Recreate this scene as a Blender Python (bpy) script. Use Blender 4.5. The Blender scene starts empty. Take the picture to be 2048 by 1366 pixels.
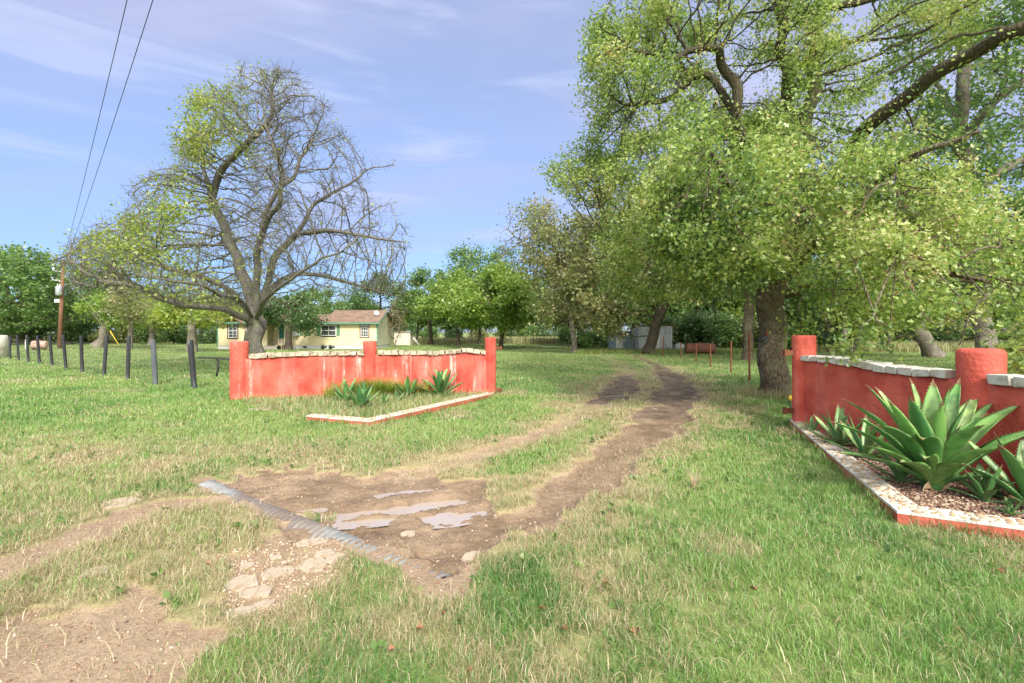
import bpy, math, random
import numpy as np
from mathutils import Vector, Matrix
random.seed(5)
RNG = np.random.default_rng(5)
PI = math.pi
# ------------------------------------------------------------------ camera constants (measured from the photograph)
F, YH, H, CX = 910.0, 664.0, 1.6, 1024.0
def gp(px, py, z=0.0):
    Y = (H - z) * F / (py - YH)
    return ((px - CX) / F * Y, Y, z)
def at(px, py, Y):
    return ((px - CX) / F * Y, Y, H - (py - YH) / F * Y)
scn = bpy.context.scene
COL = scn.collection

# ------------------------------------------------------------------ object helpers
def link(o, parent=None):
    COL.objects.link(o)
    if parent is not None:
        o.parent = parent
    return o
def tag(o, label=None, cat=None, group=None, kind=None):
    if label: o['label'] = label
    if cat: o['category'] = cat
    if group: o['group'] = group
    if kind: o['kind'] = kind
    return o
def thing(name, label, cat, loc=(0, 0, 0), rz=0.0, group=None):
    o = bpy.data.objects.new(name, None)
    o.empty_display_size = 0.2
    o.location = loc; o.rotation_euler = (0, 0, rz)
    link(o)
    return tag(o, label, cat, group)
def copy_tree(o, parent=None):
    c = o.copy(); COL.objects.link(c)
    if parent is not None: c.parent = parent
    for ch in list(o.children):
        copy_tree(ch, c)
    return c
def np_mesh(name, V, loops, starts, mats, smooth=True, attrs=None, mi=None):
    me = bpy.data.meshes.new(name)
    V = np.asarray(V, dtype=np.float32); loops = np.asarray(loops, dtype=np.int32).ravel(); starts = np.asarray(starts, dtype=np.int32)
    me.vertices.add(len(V)); me.vertices.foreach_set('co', V.ravel())
    me.loops.add(len(loops)); me.loops.foreach_set('vertex_index', loops)
    me.polygons.add(len(starts)); me.polygons.foreach_set('loop_start', starts)
    if smooth: me.polygons.foreach_set('use_smooth', np.ones(len(starts), dtype=bool))
    if mi is not None: me.polygons.foreach_set('material_index', np.asarray(mi, dtype=np.int32))
    for k, a in (attrs or {}).items():
        a = np.asarray(a, dtype=np.float32)
        if a.ndim == 1:
            at_ = me.attributes.new(k, 'FLOAT', 'POINT'); at_.data.foreach_set('value', a)
        else:
            at_ = me.attributes.new(k, 'FLOAT_COLOR', 'POINT')
            at_.data.foreach_set('color', np.concatenate([a, np.ones((len(a), 1), np.float32)], 1).ravel())
    me.update(calc_edges=True)
    for m in (mats if isinstance(mats, (list, tuple)) else [mats]):
        me.materials.append(m)
    return me
def np_obj(name, V, loops, starts, mats, parent=None, smooth=True, attrs=None, mi=None):
    return link(bpy.data.objects.new(name, np_mesh(name, V, loops, starts, mats, smooth, attrs, mi)), parent)

class MB:
    def __init__(s): s.v = []; s.f = []; s.m = []
    def add(s, vs, fs, mi=0):
        b = len(s.v); s.v += [tuple(v) for v in vs]; s.f += [tuple(i + b for i in f) for f in fs]; s.m += [mi] * len(fs)
    def box(s, c, d, rz=0.0, mi=0, jit=0.0, R=None):
        hx, hy, hz = d[0] / 2, d[1] / 2, d[2] / 2
        M = R or Matrix.Rotation(rz, 3, 'Z')
        vs = []
        for k in ((-1, -1, -1), (1, -1, -1), (1, 1, -1), (-1, 1, -1), (-1, -1, 1), (1, -1, 1), (1, 1, 1), (-1, 1, 1)):
            p = M @ Vector((k[0] * hx, k[1] * hy, k[2] * hz))
            j = [random.uniform(-jit, jit) for _ in range(3)]
            vs.append((c[0] + p.x + j[0], c[1] + p.y + j[1], c[2] + p.z + j[2]))
        s.add(vs, [(0, 3, 2, 1), (4, 5, 6, 7), (0, 1, 5, 4), (1, 2, 6, 5), (2, 3, 7, 6), (3, 0, 4, 7)], mi)
    def prism(s, poly, h0, h1, f, mi=0):
        """poly: list of (a,b); f(a,b,h)->xyz"""
        n = len(poly)
        vs = [f(a, b, h0) for a, b in poly] + [f(a, b, h1) for a, b in poly]
        s.add(vs, [tuple(range(n))[::-1], tuple(range(n, 2 * n))] + [(i, (i + 1) % n, n + (i + 1) % n, n + i) for i in range(n)], mi)
    def tube(s, pts, r, n=8, cap=True, mi=0):
        pts = [Vector(p) for p in pts]
        rs = r if isinstance(r, (list, tuple)) else [r] * len(pts)
        up = Vector((0, 0, 1)); vs = []; fr = None
        for i, p in enumerate(pts):
            t = (pts[min(i + 1, len(pts) - 1)] - pts[max(i - 1, 0)]).normalized()
            if fr is None:
                a = t.cross(up if abs(t.z) < .9 else Vector((1, 0, 0))).normalized()
            else:
                a = (fr - t * fr.dot(t)).normalized()
            fr = a; b = t.cross(a)
            for k in range(n):
                q = 2 * PI * k / n
                vs.append(p + (a * math.cos(q) + b * math.sin(q)) * rs[i])
        fs = []
        for i in range(len(pts) - 1):
            for k in range(n):
                fs.append((i * n + k, i * n + (k + 1) % n, (i + 1) * n + (k + 1) % n, (i + 1) * n + k))
        if cap:
            fs.append(tuple(range(n))[::-1]); fs.append(tuple((len(pts) - 1) * n + k for k in range(n)))
        s.add(vs, fs, mi)
    def lathe(s, prof, c, n=24, M=None, mi=0):
        """prof list of (r,h) about local z"""
        M = M or Matrix.Identity(3); c = Vector(c); vs = []
        for r, h in prof:
            for k in range(n):
                q = 2 * PI * k / n
                vs.append(c + M @ Vector((r * math.cos(q), r * math.sin(q), h)))
        fs = []
        for i in range(len(prof) - 1):
            for k in range(n):
                fs.append((i * n + k, i * n + (k + 1) % n, (i + 1) * n + (k + 1) % n, (i + 1) * n + k))
        fs.append(tuple(range(n))[::-1]); fs.append(tuple((len(prof) - 1) * n + k for k in range(n)))
        s.add(vs, fs, mi)
    def build(s, name, mats, parent=None, smooth=False, bevel=0.0):
        me = bpy.data.meshes.new(name); me.from_pydata(s.v, [], s.f)
        for m in (mats if isinstance(mats, (list, tuple)) else [mats]): me.materials.append(m)
        if any(s.m): me.polygons.foreach_set('material_index', s.m)
        if smooth: me.polygons.foreach_set('use_smooth', [True] * len(s.f))
        me.update()
        o = link(bpy.data.objects.new(name, me), parent)
        if bevel:
            b = o.modifiers.new('bevel', 'BEVEL'); b.width = bevel; b.segments = 2; b.limit_method = 'ANGLE'
        return o

# ------------------------------------------------------------------ numpy noise
def _h(ix, iy, iz, seed):
    n = (ix.astype(np.int64) * 73856093) ^ (iy.astype(np.int64) * 19349663) ^ (iz.astype(np.int64) * 83492791) ^ (seed * 2654435)
    n = (n ^ (n >> 13)) * 1274126177
    n = n & 0x7fffffff
    n = (n ^ (n >> 16)) * 668265263 & 0x7fffffff
    return (n % 100003) / 100003.0
def vn(x, y, s=1.0, seed=0, z=None):
    x = np.asarray(x, float) / s; y = np.asarray(y, float) / s
    z = np.zeros_like(x) if z is None else np.asarray(z, float) / s
    ix, iy, iz = np.floor(x), np.floor(y), np.floor(z); fx, fy, fz = x - ix, y - iy, z - iz
    fx = fx * fx * (3 - 2 * fx); fy = fy * fy * (3 - 2 * fy); fz = fz * fz * (3 - 2 * fz)
    r = 0
    for a in (0, 1):
        for b in (0, 1):
            w = (fx if a else 1 - fx) * (fy if b else 1 - fy)
            if np.any(fz > 0):
                r = r + w * (1 - fz) * _h(ix + a, iy + b, iz, seed) + w * fz * _h(ix + a, iy + b, iz + 1, seed)
            else:
                r = r + w * _h(ix + a, iy + b, iz, seed)
    return r * 2 - 1
def fbm(x, y, s, seed=0, o=3):
    r = 0; a = 1; t = 0
    for i in range(o):
        r = r + a * vn(x, y, s, seed + i * 17); t += a; a *= .55; s *= .5
    return r / t
def sst(a, b, x):
    t = np.clip((x - a) / (b - a), 0, 1); return t * t * (3 - 2 * t)

# ------------------------------------------------------------------ materials
MATS = {}
class NT:
    def __init__(s, name):
        m = bpy.data.materials.new(name); m.use_nodes = True; s.m = m; s.t = m.node_tree; s.t.nodes.clear()
        s.out = s.n('ShaderNodeOutputMaterial')
    def n(s, ty, **k):
        nd = s.t.nodes.new(ty)
        for a, b in k.items():
            if a.startswith('i_'):
                nd.inputs[a[2:].replace('_', ' ')].default_value = b
            else: setattr(nd, a, b)
        return nd
    def l(s, a, b): s.t.links.new(a, b)
    def sock(s, node, name, v):
        i = node.inputs[name]
        if isinstance(v, bpy.types.NodeSocket): s.l(v, i)
        else: i.default_value = v
    def coord(s, kind='Object', scale=(1, 1, 1)):
        tc = s.n('ShaderNodeTexCoord'); mp = s.n('ShaderNodeMapping'); mp.inputs['Scale'].default_value = scale
        s.l(tc.outputs[kind], mp.inputs['Vector']); return mp.outputs['Vector']
    def geo(s, scale=(1, 1, 1)):
        g = s.n('ShaderNodeNewGeometry'); mp = s.n('ShaderNodeMapping'); mp.inputs['Scale'].default_value = scale
        s.l(g.outputs['Position'], mp.inputs['Vector']); return mp.outputs['Vector']
    def noise(s, vec, scale, detail=4, rough=.55, dist=0.0):
        n = s.n('ShaderNodeTexNoise'); s.l(vec, n.inputs['Vector'])
        n.inputs['Scale'].default_value = scale; n.inputs['Detail'].default_value = detail; n.inputs['Roughness'].default_value = rough; n.inputs['Distortion'].default_value = dist
        return n.outputs['Fac']
    def vor(s, vec, scale, feat='F1'):
        n = s.n('ShaderNodeTexVoronoi', feature=feat); s.l(vec, n.inputs['Vector']); n.inputs['Scale'].default_value = scale
        return n
    def ramp(s, fac, stops):
        r = s.n('ShaderNodeValToRGB'); e = r.color_ramp.elements
        while len(e) < len(stops): e.new(.5)
        for i, (p, c) in enumerate(stops):
            e[i].position = p; e[i].color = (*c, 1) if len(c) == 3 else c
        s.l(fac, r.inputs['Fac']); return r.outputs['Color']
    def sm(s, fac, a, b):
        r = s.n('ShaderNodeMapRange', interpolation_type='SMOOTHSTEP'); s.l(fac, r.inputs['Value'])
        r.inputs['From Min'].default_value = a; r.inputs['From Max'].default_value = b
        return r.outputs['Result']
    def mix(s, fac, a, b, mode='MIX'):
        m = s.n('ShaderNodeMix', data_type='RGBA', blend_type=mode)
        for i, v in ((0, fac), (6, a), (7, b)):
            if isinstance(v, bpy.types.NodeSocket): s.l(v, m.inputs[i])
            else: m.inputs[i].default_value = (*v, 1) if isinstance(v, tuple) and len(v) == 3 else v
        return m.outputs[2]
    def math(s, op, a, b=0.0, clamp=False):
        m = s.n('ShaderNodeMath', operation=op, use_clamp=clamp)
        for i, v in ((0, a), (1, b)):
            if isinstance(v, bpy.types.NodeSocket): s.l(v, m.inputs[i])
            else: m.inputs[i].default_value = v
        return m.outputs[0]
    def attr(s, name, out='Fac'):
        a = s.n('ShaderNodeAttribute', attribute_name=name); return a.outputs[out]
    def bump(s, hgt, st=.5, dist=.02):
        b = s.n('ShaderNodeBump'); b.inputs['Strength'].default_value = st; b.inputs['Distance'].default_value = dist
        s.l(hgt, b.inputs['Height']); return b.outputs['Normal']
    def principled(s, col, rough=.7, spec=.3, metal=0.0, normal=None):
        p = s.n('ShaderNodeBsdfPrincipled')
        s.sock(p, 'Base Color', (*col, 1) if isinstance(col, tuple) and len(col) == 3 else col)
        s.sock(p, 'Roughness', rough); s.sock(p, 'Specular IOR Level', spec); s.sock(p, 'Metallic', metal)
        if normal is not None: s.l(normal, p.inputs['Normal'])
        s.l(p.outputs[0], s.out.inputs['Surface']); return p
    def leafy(s, col, tr=.4, gloss=.06, rough=.45):
        d = s.n('ShaderNodeBsdfDiffuse'); t = s.n('ShaderNodeBsdfTranslucent'); g = s.n('ShaderNodeBsdfGlossy')
        for x in (d, t): s.l(col, x.inputs['Color'])
        g.inputs['Roughness'].default_value = rough; g.inputs['Color'].default_value = (1, 1, 1, 1)
        a = s.n('ShaderNodeMixShader'); a.inputs[0].default_value = tr; s.l(d.outputs[0], a.inputs[1]); s.l(t.outputs[0], a.inputs[2])
        b = s.n('ShaderNodeMixShader'); b.inputs[0].default_value = gloss; s.l(a.outputs[0], b.inputs[1]); s.l(g.outputs[0], b.inputs[2])
        s.l(b.outputs[0], s.out.inputs['Surface'])

def simple(name, col, rough=.7, spec=.3, metal=0., var=.25, nscale=8, bump=0., bscale=30, scale=(1, 1, 1), spots=None):
    t = NT(name); v = t.coord('Object', scale); n = t.noise(v, nscale, 5)
    c = t.ramp(n, [(.25, tuple(x * (1 - var) for x in col)), (.75, tuple(min(1, x * (1 + var)) for x in col))])
    if spots:
        c = t.mix(t.sm(t.noise(v, spots[1], 6, .7), spots[2], spots[2] + .12), c, spots[0])
    nm = t.bump(t.noise(v, bscale, 6, .65), bump, .02) if bump else None
    t.principled(c, rough, spec, metal, nm)
    MATS[name] = t.m; return t.m

def leaf_mat(name, stops, tr=.4, gloss=.06, patch=.35, pscale=.8):
    t = NT(name); a = t.attr('tint')
    n = t.noise(t.geo(), pscale, 2)
    f = t.math('ADD', a, t.math('MULTIPLY', t.math('SUBTRACT', n, .5), patch), True)
    t.leafy(t.ramp(f, stops), tr, gloss); MATS[name] = t.m; return t.m

def bark_mat(name, c0, c1, lichen=None, vs=9.0, bump=.9, upper_col=None):
    t = NT(name); v = t.coord('Object', (1, 1, .16)); v2 = t.coord('Object')
    n1 = t.noise(v, vs * 2.2, 6, .65, .4); vo = t.vor(v, vs * 2.6, 'DISTANCE_TO_EDGE')
    cr = t.sm(vo.outputs['Distance'], .0, .3); n3 = t.noise(v2, vs * 3, 6, .7, .6)
    h = t.math('ADD', t.math('MULTIPLY', cr, .38), t.math('ADD', t.math('MULTIPLY', n1, .45), t.math('MULTIPLY', n3, .32)))
    c = t.ramp(h, [(.3, c0), (.95, c1)])
    if lichen:
        c = t.mix(t.math('MULTIPLY', t.sm(t.noise(v2, 2.6, 6, .7), .48, .62), .7), c, lichen)
    if upper_col:
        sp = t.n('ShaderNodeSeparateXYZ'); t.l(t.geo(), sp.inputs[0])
        c = t.mix(t.math('MULTIPLY', t.sm(sp.outputs['Z'], 3.0, 5.5), .72), c, upper_col)  # bark blends towards a darker tone with height
    t.principled(c, .9, .15, 0, t.bump(h, bump, .05)); MATS[name] = t.m; return t.m
# ------------------------------------------------------------------ material library
bark_mat('bark_oak', (.065, .048, .034), (.30, .24, .17), (.22, .21, .14), upper_col=(.05, .048, .028))
bark_mat('bark_dark', (.05, .04, .03), (.16, .13, .10), (.14, .14, .09))
bark_mat('bark_pale', (.13, .11, .09), (.36, .32, .27), (.34, .33, .24))
bark_mat('bark_bare', (.09, .082, .072), (.29, .268, .245), (.21, .23, .13))
leaf_mat('leaf_oak', [(0, (.06, .14, .03)), (.32, (.19, .32, .055)), (.64, (.38, .48, .10)), (.9, (.58, .60, .26)), (1, (.52, .36, .16))], .5, .045, .6, 1.4)
leaf_mat('leaf_green', [(0, (.07, .15, .04)), (.5, (.15, .27, .065)), (1, (.28, .40, .11))], .5, .035)
leaf_mat('leaf_dark', [(0, (.05, .11, .035)), (.5, (.10, .19, .055)), (1, (.19, .29, .09))], .45, .035)
leaf_mat('leaf_lime', [(0, (.11, .21, .03)), (.5, (.22, .35, .05)), (1, (.38, .48, .10))], .5, .04)
leaf_mat('leaf_olive', [(0, (.13, .17, .05)), (.5, (.26, .30, .10)), (.85, (.40, .38, .17)), (1, (.44, .30, .15))], .5, .035)
leaf_mat('leaf_yellow', [(0, (.15, .26, .03)), (.5, (.30, .40, .05)), (1, (.48, .48, .12))], .5, .04)
leaf_mat('leaf_brown', [(0, (.12, .09, .045)), (.5, (.22, .16, .08)), (1, (.33, .25, .13))], .35, .04)

def stucco():
    t = NT('red_stucco'); v = t.geo()
    base = t.ramp(t.noise(v, 2.2, 5), [(.36, (.42, .060, .042)), (.64, (.60, .125, .088))])
    dark = t.sm(t.noise(t.geo((1, 1, .35)), 3.5, 5, .6), .56, .75)
    base = t.mix(t.math('MULTIPLY', dark, .6), base, (.31, .045, .035))
    st = t.noise(t.geo((1, 1, .07)), 7.5, 3, .5); st2 = t.noise(v, 5, 5, .7)
    f = t.math('MULTIPLY', t.sm(st, .56, .72), t.sm(st2, .34, .60))
    oi = t.n('ShaderNodeAttribute', attribute_type='OBJECT', attribute_name='wear')
    f = t.math('MULTIPLY', f, oi.outputs['Fac'], True)
    base = t.mix(f, base, (.68, .42, .37))
    sof = t.math('MULTIPLY', t.sm(t.noise(t.geo((1, 1, .12)), 3.2, 4, .6), .45, .7), t.math('MULTIPLY', oi.outputs['Fac'], .45))
    base = t.mix(sof, base, (.66, .30, .25))
    ck = t.vor(t.mix(.12, v, t.n('ShaderNodeTexNoise').outputs['Color']), 2.4, 'DISTANCE_TO_EDGE')
    base = t.mix(t.math('MULTIPLY', t.math('MULTIPLY', t.sm(ck.outputs['Distance'], .012, .003), t.sm(t.noise(v, 1.3, 2), .5, .6)), .6), base, (.20, .05, .04))
    ch = t.math('MULTIPLY', t.sm(t.noise(v, 9, 6, .75), .66, .7), t.sm(t.noise(v, 1.7, 2), .52, .6))
    base = t.mix(t.math('MULTIPLY', ch, t.math('MULTIPLY', oi.outputs['Fac'], .8)), base, (.62, .5, .42))
    sp = t.n('ShaderNodeSeparateXYZ'); t.l(v, sp.inputs[0])
    mud = t.math('MULTIPLY', t.sm(t.math('ADD', sp.outputs['Z'], t.math('MULTIPLY', st2, .15)), .22, .07), .45)
    base = t.mix(mud, base, (.30, .15, .09))
    hb = t.math('ADD', t.noise(v, 16, 6, .6), t.math('MULTIPLY', t.vor(v, 26).outputs['Distance'], .5))
    t.principled(base, .82, .25, 0, t.bump(hb, .55, .02)); MATS['stucco'] = t.m
stucco()
def limestone():
    t = NT('limestone'); v = t.geo(); n = t.noise(v, 9, 6, .65)
    c = t.ramp(n, [(.3, (.34, .28, .20)), (.6, (.52, .46, .36))])
    c = t.mix(t.math('MULTIPLY', t.sm(t.noise(v, 6, 7, .75), .49, .60), .8), c, (.15, .12, .07))
    t.principled(c, .9, .2, 0, t.bump(t.noise(v, 40, 6), .6, .01)); MATS['limestone'] = t.m
    t = NT('limestone_white'); v = t.geo(); n = t.noise(v, 9, 6, .65)
    c = t.ramp(n, [(.3, (.38, .36, .31)), (.6, (.58, .57, .52))])
    c = t.mix(t.math('MULTIPLY', t.sm(t.noise(v, 6, 7, .75), .53, .64), .65), c, (.26, .23, .14))
    t.principled(c, .85, .2, 0, t.bump(t.noise(v, 40, 6), .6, .01)); MATS['limestone_white'] = t.m
limestone()
simple('mortar', (.60, .58, .54), .85, .2, bump=.4, bscale=60, spots=((.42, .36, .28), 14, .6))
def pebble(name, stops):
    t = NT(name); a = t.attr('tint'); n = t.noise(t.geo(), 60, 4)
    c = t.mix(t.math('MULTIPLY', n, .35), t.ramp(a, stops), (.25, .18, .12)); t.principled(c, .6, .4); MATS[name] = t.m
pebble('pebbles', [(0, (.30, .20, .12)), (.3, (.45, .32, .19)), (.6, (.52, .47, .36)), (1, (.62, .59, .52))])
pebble('mulch', [(0, (.10, .045, .04)), (.35, (.26, .12, .085)), (.7, (.45, .33, .22)), (1, (.62, .52, .42))])
pebble('gravel', [(0, (.25, .15, .10)), (.4, (.38, .26, .17)), (.75, (.50, .40, .28)), (1, (.66, .58, .47))])
simple('slab', (.42, .35, .27), .85, .2, var=.25, nscale=6, bump=.6, bscale=25, spots=((.32, .24, .16), 5, .52))
simple('post_black', (.035, .038, .045), .65, .35, var=.4, nscale=5, bump=.5, bscale=30, scale=(1, 1, .2), spots=((.16, .17, .19), 7, .56))
simple('post_grey', (.10, .11, .125), .75, .3, var=.35, nscale=5, bump=.6, bscale=30, scale=(1, 1, .2))
simple('black_pipe', (.03, .032, .036), .4, .5)
simple('wire', (.20, .19, .17), .5, .4, .6)
simple('cable', (.04, .045, .06), .6, .3)
simple('rust', (.19, .075, .04), .85, .2, var=.35, nscale=9, bump=.4, spots=((.12, .05, .03), 12, .55))
simple('tank_rust', (.19, .08, .055), .7, .3, var=.4, nscale=2.5, bump=.2, spots=((.12, .05, .035), 3, .52))
simple('tank_grey', (.40, .42, .41), .6, .3, spots=((.2, .14, .1), 4, .6))
simple('zinc', (.42, .45, .48), .55, .4, .35, var=.25, nscale=3, spots=((.24, .22, .2), 3, .62))
simple('blue_tin', (.27, .34, .40), .55, .4, .2, var=.3, nscale=3, spots=((.25, .24, .22), 4, .58))
simple('white_board', (.68, .67, .62), .8, .2, var=.15, spots=((.42, .36, .28), 5, .62))
simple('shed_cream', (.66, .60, .48), .8, .2, var=.12)
simple('siding', (.68, .60, .38), .8, .25, var=.13, nscale=1.5, spots=((.52, .47, .33), 3, .62))
simple('siding_side', (.60, .58, .42), .8, .25, var=.18, nscale=1.5, spots=((.70, .70, .66), 2, .55))
simple('skirt', (.68, .68, .66), .8, .2, var=.12, nscale=3)
simple('roof', (.20, .135, .10), .95, .1, var=.28, nscale=1.2, bump=.6, bscale=9, spots=((.33, .25, .19), 2.5, .55))
simple('trim_green', (.10, .26, .20), .7, .3)
simple('trim_brown', (.13, .06, .04), .7, .3)
simple('shutter', (.12, .25, .15), .7, .3, var=.15)
simple('door_teal', (.012, .20, .165), .5, .4, var=.12)
simple('white_paint', (.72, .72, .70), .6, .3, var=.08)
t = NT('glass_dark'); t.principled((.045, .055, .06), .12, .6); MATS['glass'] = t.m
simple('wood_step', (.30, .28, .24), .85, .2, var=.3)
simple('pole_wood', (.20, .105, .065), .85, .2, var=.35, nscale=4, bump=.5, scale=(1, 1, .15))
simple('yellow_plastic', (.72, .52, .05), .5, .4)
simple('porcelain', (.60, .62, .63), .4, .5)
simple('weathered_concrete', (.55, .53, .47), .9, .2, var=.2, bump=.4, spots=((.38, .33, .26), 3, .5))
simple('lumber', (.42, .35, .26), .85, .2, var=.3)
simple('pink_tank', (.50, .33, .28), .8, .2, var=.2, spots=((.3, .12, .08), 3, .5))
simple('dead_leaf', (.25, .13, .07), .8, .2, var=.4)
simple('dead_agave', (.46, .33, .20), .85, .2, var=.4, scale=(1, 1, 1), nscale=12)
def pipe_mat():
    t = NT('pipe_steel'); v = t.geo(); n = t.noise(v, 6, 5, .6)
    c = t.ramp(n, [(.3, (.16, .165, .17)), (.7, (.33, .345, .35))])
    c = t.mix(t.sm(t.noise(v, 2.6, 6, .7), .50, .60), c, (.25, .175, .125))
    sp = t.n('ShaderNodeSeparateXYZ'); t.l(v, sp.inputs[0]); nz_ = t.math('ADD', sp.outputs['X'], t.math('MULTIPLY', t.noise(v, 3, 4), .3))
    mid = t.math('MULTIPLY', t.sm(nz_, -2.75, -2.5), t.math('SUBTRACT', 1.0, t.sm(nz_, -1.5, -1.25)))
    c = t.mix(t.math('MULTIPLY', mid, .85), c, (.19, .155, .13))
    t.principled(c, .55, .4, .25, t.bump(t.noise(v, 40, 4), .3, .01)); MATS['pipe_steel'] = t.m
pipe_mat()
def agave_mat(name, c0, c1, c2):
    t = NT(name); a = t.attr('tint'); b = t.attr('band'); v = t.geo()
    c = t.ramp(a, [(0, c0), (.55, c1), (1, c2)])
    c = t.mix(t.math('MULTIPLY', t.sm(b, .45, .7), .45), c, (.30, .40, .20))
    c = t.mix(t.math('MULTIPLY', t.sm(t.noise(v, 9, 5, .6), .45, .65), .55), c, (.035, .10, .04))
    c = t.mix(t.math('MULTIPLY', t.sm(t.noise(v, 26, 5, .7), .66, .74), .6), c, (.34, .27, .14))
    p = t.principled(c, .38, .45, 0, t.bump(t.noise(v, 55, 4), .12, .01))
    MATS[name] = t.m
agave_mat('agave', (.06, .18, .05), (.17, .36, .085), (.42, .56, .20))
agave_mat('agave_small', (.05, .16, .05), (.13, .29, .08), (.30, .46, .15))
simple('agave_spine', (.22, .14, .07), .6, .3)
def grass_mat():
    t = NT('grass_blade'); c = t.attr('Col', 'Color'); t.leafy(c, .35, .05, .5); MATS['blade'] = t.m
grass_mat()

# ------------------------------------------------------------------ ground: masks and height
def W(pts): return np.array([gp(p[0], p[1])[:2] for p in pts])
RUTL = [(930,688,.5),(1010,691,.5),(1100,698,.5),(1180,706,.5),(1215,716,.5),(1245,730,.5),(1256,745,.55),(1245,765,1.05),(1218,795,1.15),(1160,832,.6),(1075,868,.5),(970,905,.45),(860,938,.5),(770,960,.5)]
RUTR = [(1010,685,.5),(1110,691,.5),(1200,699,.5),(1270,712,.5),(1312,728,.55),(1336,748,1.1),(1352,775,1.45),(1345,812,1.4),(1305,850,1.1),(1258,890,.72),(1200,932,.68),(1152,972,.70),(1110,1010,.66),(1050,1040,.62),(980,1062,.6),(900,1080,.6)]
POOL = [(430,968),(500,945),(580,938),(650,925),(720,950),(850,945),(950,968),(1000,1010),(1000,1062),(930,1100),(880,1128),(760,1095),(640,1055),(540,1018)]
DIRTA = [(-300,1500),(-200,1290),(0,1262),(120,1232),(250,1195),(400,1180),(445,1215),(410,1265),(345,1320),(300,1420)]
STRIPB = [(-60,1160,.5),(60,1115,.5),(170,1065,.45),(260,1024,.42),(340,1008,.34),(420,1000,.25)]
PIPEL = [(400,957,.30),(650,1054,.34),(900,1155,.40)]
GRAVC = [(430,1120),(560,1068),(700,1078),(730,1112),(640,1160),(570,1205),(520,1240),(435,1240)]
PUD = [(845,1000,.46,.13,22),(893,1024,.25,.13,14),(700,1018,.46,.13,12),(728,1036,.26,.07,12),(632,1008,.26,.09,8),(612,981,.24,.08,15),(815,977,.30,.06,20),
       (1218,788,.55,.17,38),(1250,786,.5,.16,40),(1345,783,.35,.14,20)]
def seg_d(x, y, pts):
    P = W(pts); w = np.array([p[2] for p in pts]); best = np.full(x.shape, 1e9)
    for i in range(len(P) - 1):
        a, b = P[i], P[i + 1]; ab = b - a; L = (ab ** 2).sum()
        t = np.clip(((x - a[0]) * ab[0] + (y - a[1]) * ab[1]) / L, 0, 1)
        d = np.hypot(x - a[0] - t * ab[0], y - a[1] - t * ab[1]) / (w[i] + t * (w[i + 1] - w[i])) * 2
        best = np.minimum(best, d)
    return best          # 1 at the edge
def poly_sd(x, y, P):
    P = np.asarray(P); ins = np.zeros(x.shape, bool); d = np.full(x.shape, 1e9)
    n = len(P)
    for i in range(n):
        a, b = P[i], P[(i + 1) % n]; ab = b - a
        t = np.clip(((x - a[0]) * ab[0] + (y - a[1]) * ab[1]) / (ab ** 2).sum(), 0, 1)
        d = np.minimum(d, np.hypot(x - a[0] - t * ab[0], y - a[1] - t * ab[1]))
        c = ((a[1] > y) != (b[1] > y)) & (x < (b[0] - a[0]) * (y - a[1]) / (b[1] - a[1] + 1e-12) + a[0])
        ins ^= c
    return np.where(ins, -d, d)
WPOOL, WDA, WGC = W(POOL), W(DIRTA), W(GRAVC)
def masks(x, y):
    nz = fbm(x, y, .45, 3, 3); n2 = fbm(x, y, .16, 9, 2); n3 = fbm(x, y, 1.6, 31, 2)
    far = sst(13, 30, y)
    rl = seg_d(x, y, RUTL) + nz * .7 + n2 * .55; rr = seg_d(x, y, RUTR) + nz * .6 + n2 * .45
    pool = poly_sd(x, y, WPOOL) + nz * .36 + n2 * .26
    da = poly_sd(x, y, WDA) + nz * .5 + n2 * .3; gc = poly_sd(x, y, WGC) + nz * .22 + n2 * .12
    sb = seg_d(x, y, STRIPB) + nz * .9 + n2 * .3
    mudL = sst(9.8, 10.8, y) * sst(19, 16, y); mudR = sst(7.0, 8.6, y) * sst(20, 17, y)
    k_l = sst(1.15, .75, rl) * np.clip(.32 + .75 * mudL + .3 * sst(9.8, 6.5, y) + .30 * n3, .3, 1)
    k_r = sst(1.12, .8, rr) * np.clip(.75 + .3 * n3, .5, 1)
    pl_ = seg_d(x, y, PIPEL) + nz * .4 + n2 * .4
    dirt = np.maximum.reduce([k_l, k_r, sst(1.1, .7, pl_), sst(.04, -.06, pool), sst(.03, -.08, da), sst(.02, -.08, gc) * .9, sst(1.1, .7, sb) * .9])
    dirt = dirt * (1 - .35 * far)
    wet = np.maximum.reduce([sst(1.0, .6, rl) * np.maximum(mudL, .35 + .4 * nz), sst(1.05, .6, rr) * np.maximum(mudR, .85 + .3 * nz), sst(.03, -.08, pool)])
    near = np.minimum(np.minimum((rl - 1) * .28, (rr - 1) * .35), np.minimum(np.minimum(pool, da), np.minimum(gc, (sb - 1) * .2)))
    dry = sst(.6, .0, near + .3 * nz) * .8
    p = fbm(x, y, 1.1, 77, 3)
    dry = np.maximum(dry, sst(.22, .6, p) * .5)
    L = sst(-.5, -4.0, x - .25 * (y - 3)) * sst(7.5, 5.5, y)
    dry = np.maximum(dry, L * np.clip(.50 + 1.0 * fbm(x, y, .6, 55, 2), 0, .9))
    lit = sst(1.6, .6, x - .0 * y) * sst(5.4, 3.2, y)
    dry = np.maximum(dry, lit * np.clip(.26 + .9 * fbm(x, y, .5, 65, 2), 0, .75))
    dry = dry * (1 - .75 * far)
    rut = np.maximum(sst(1.1, .3, rl) * .8, sst(1.1, .3, rr))
    return dirt, wet, dry, rut, pool
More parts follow.
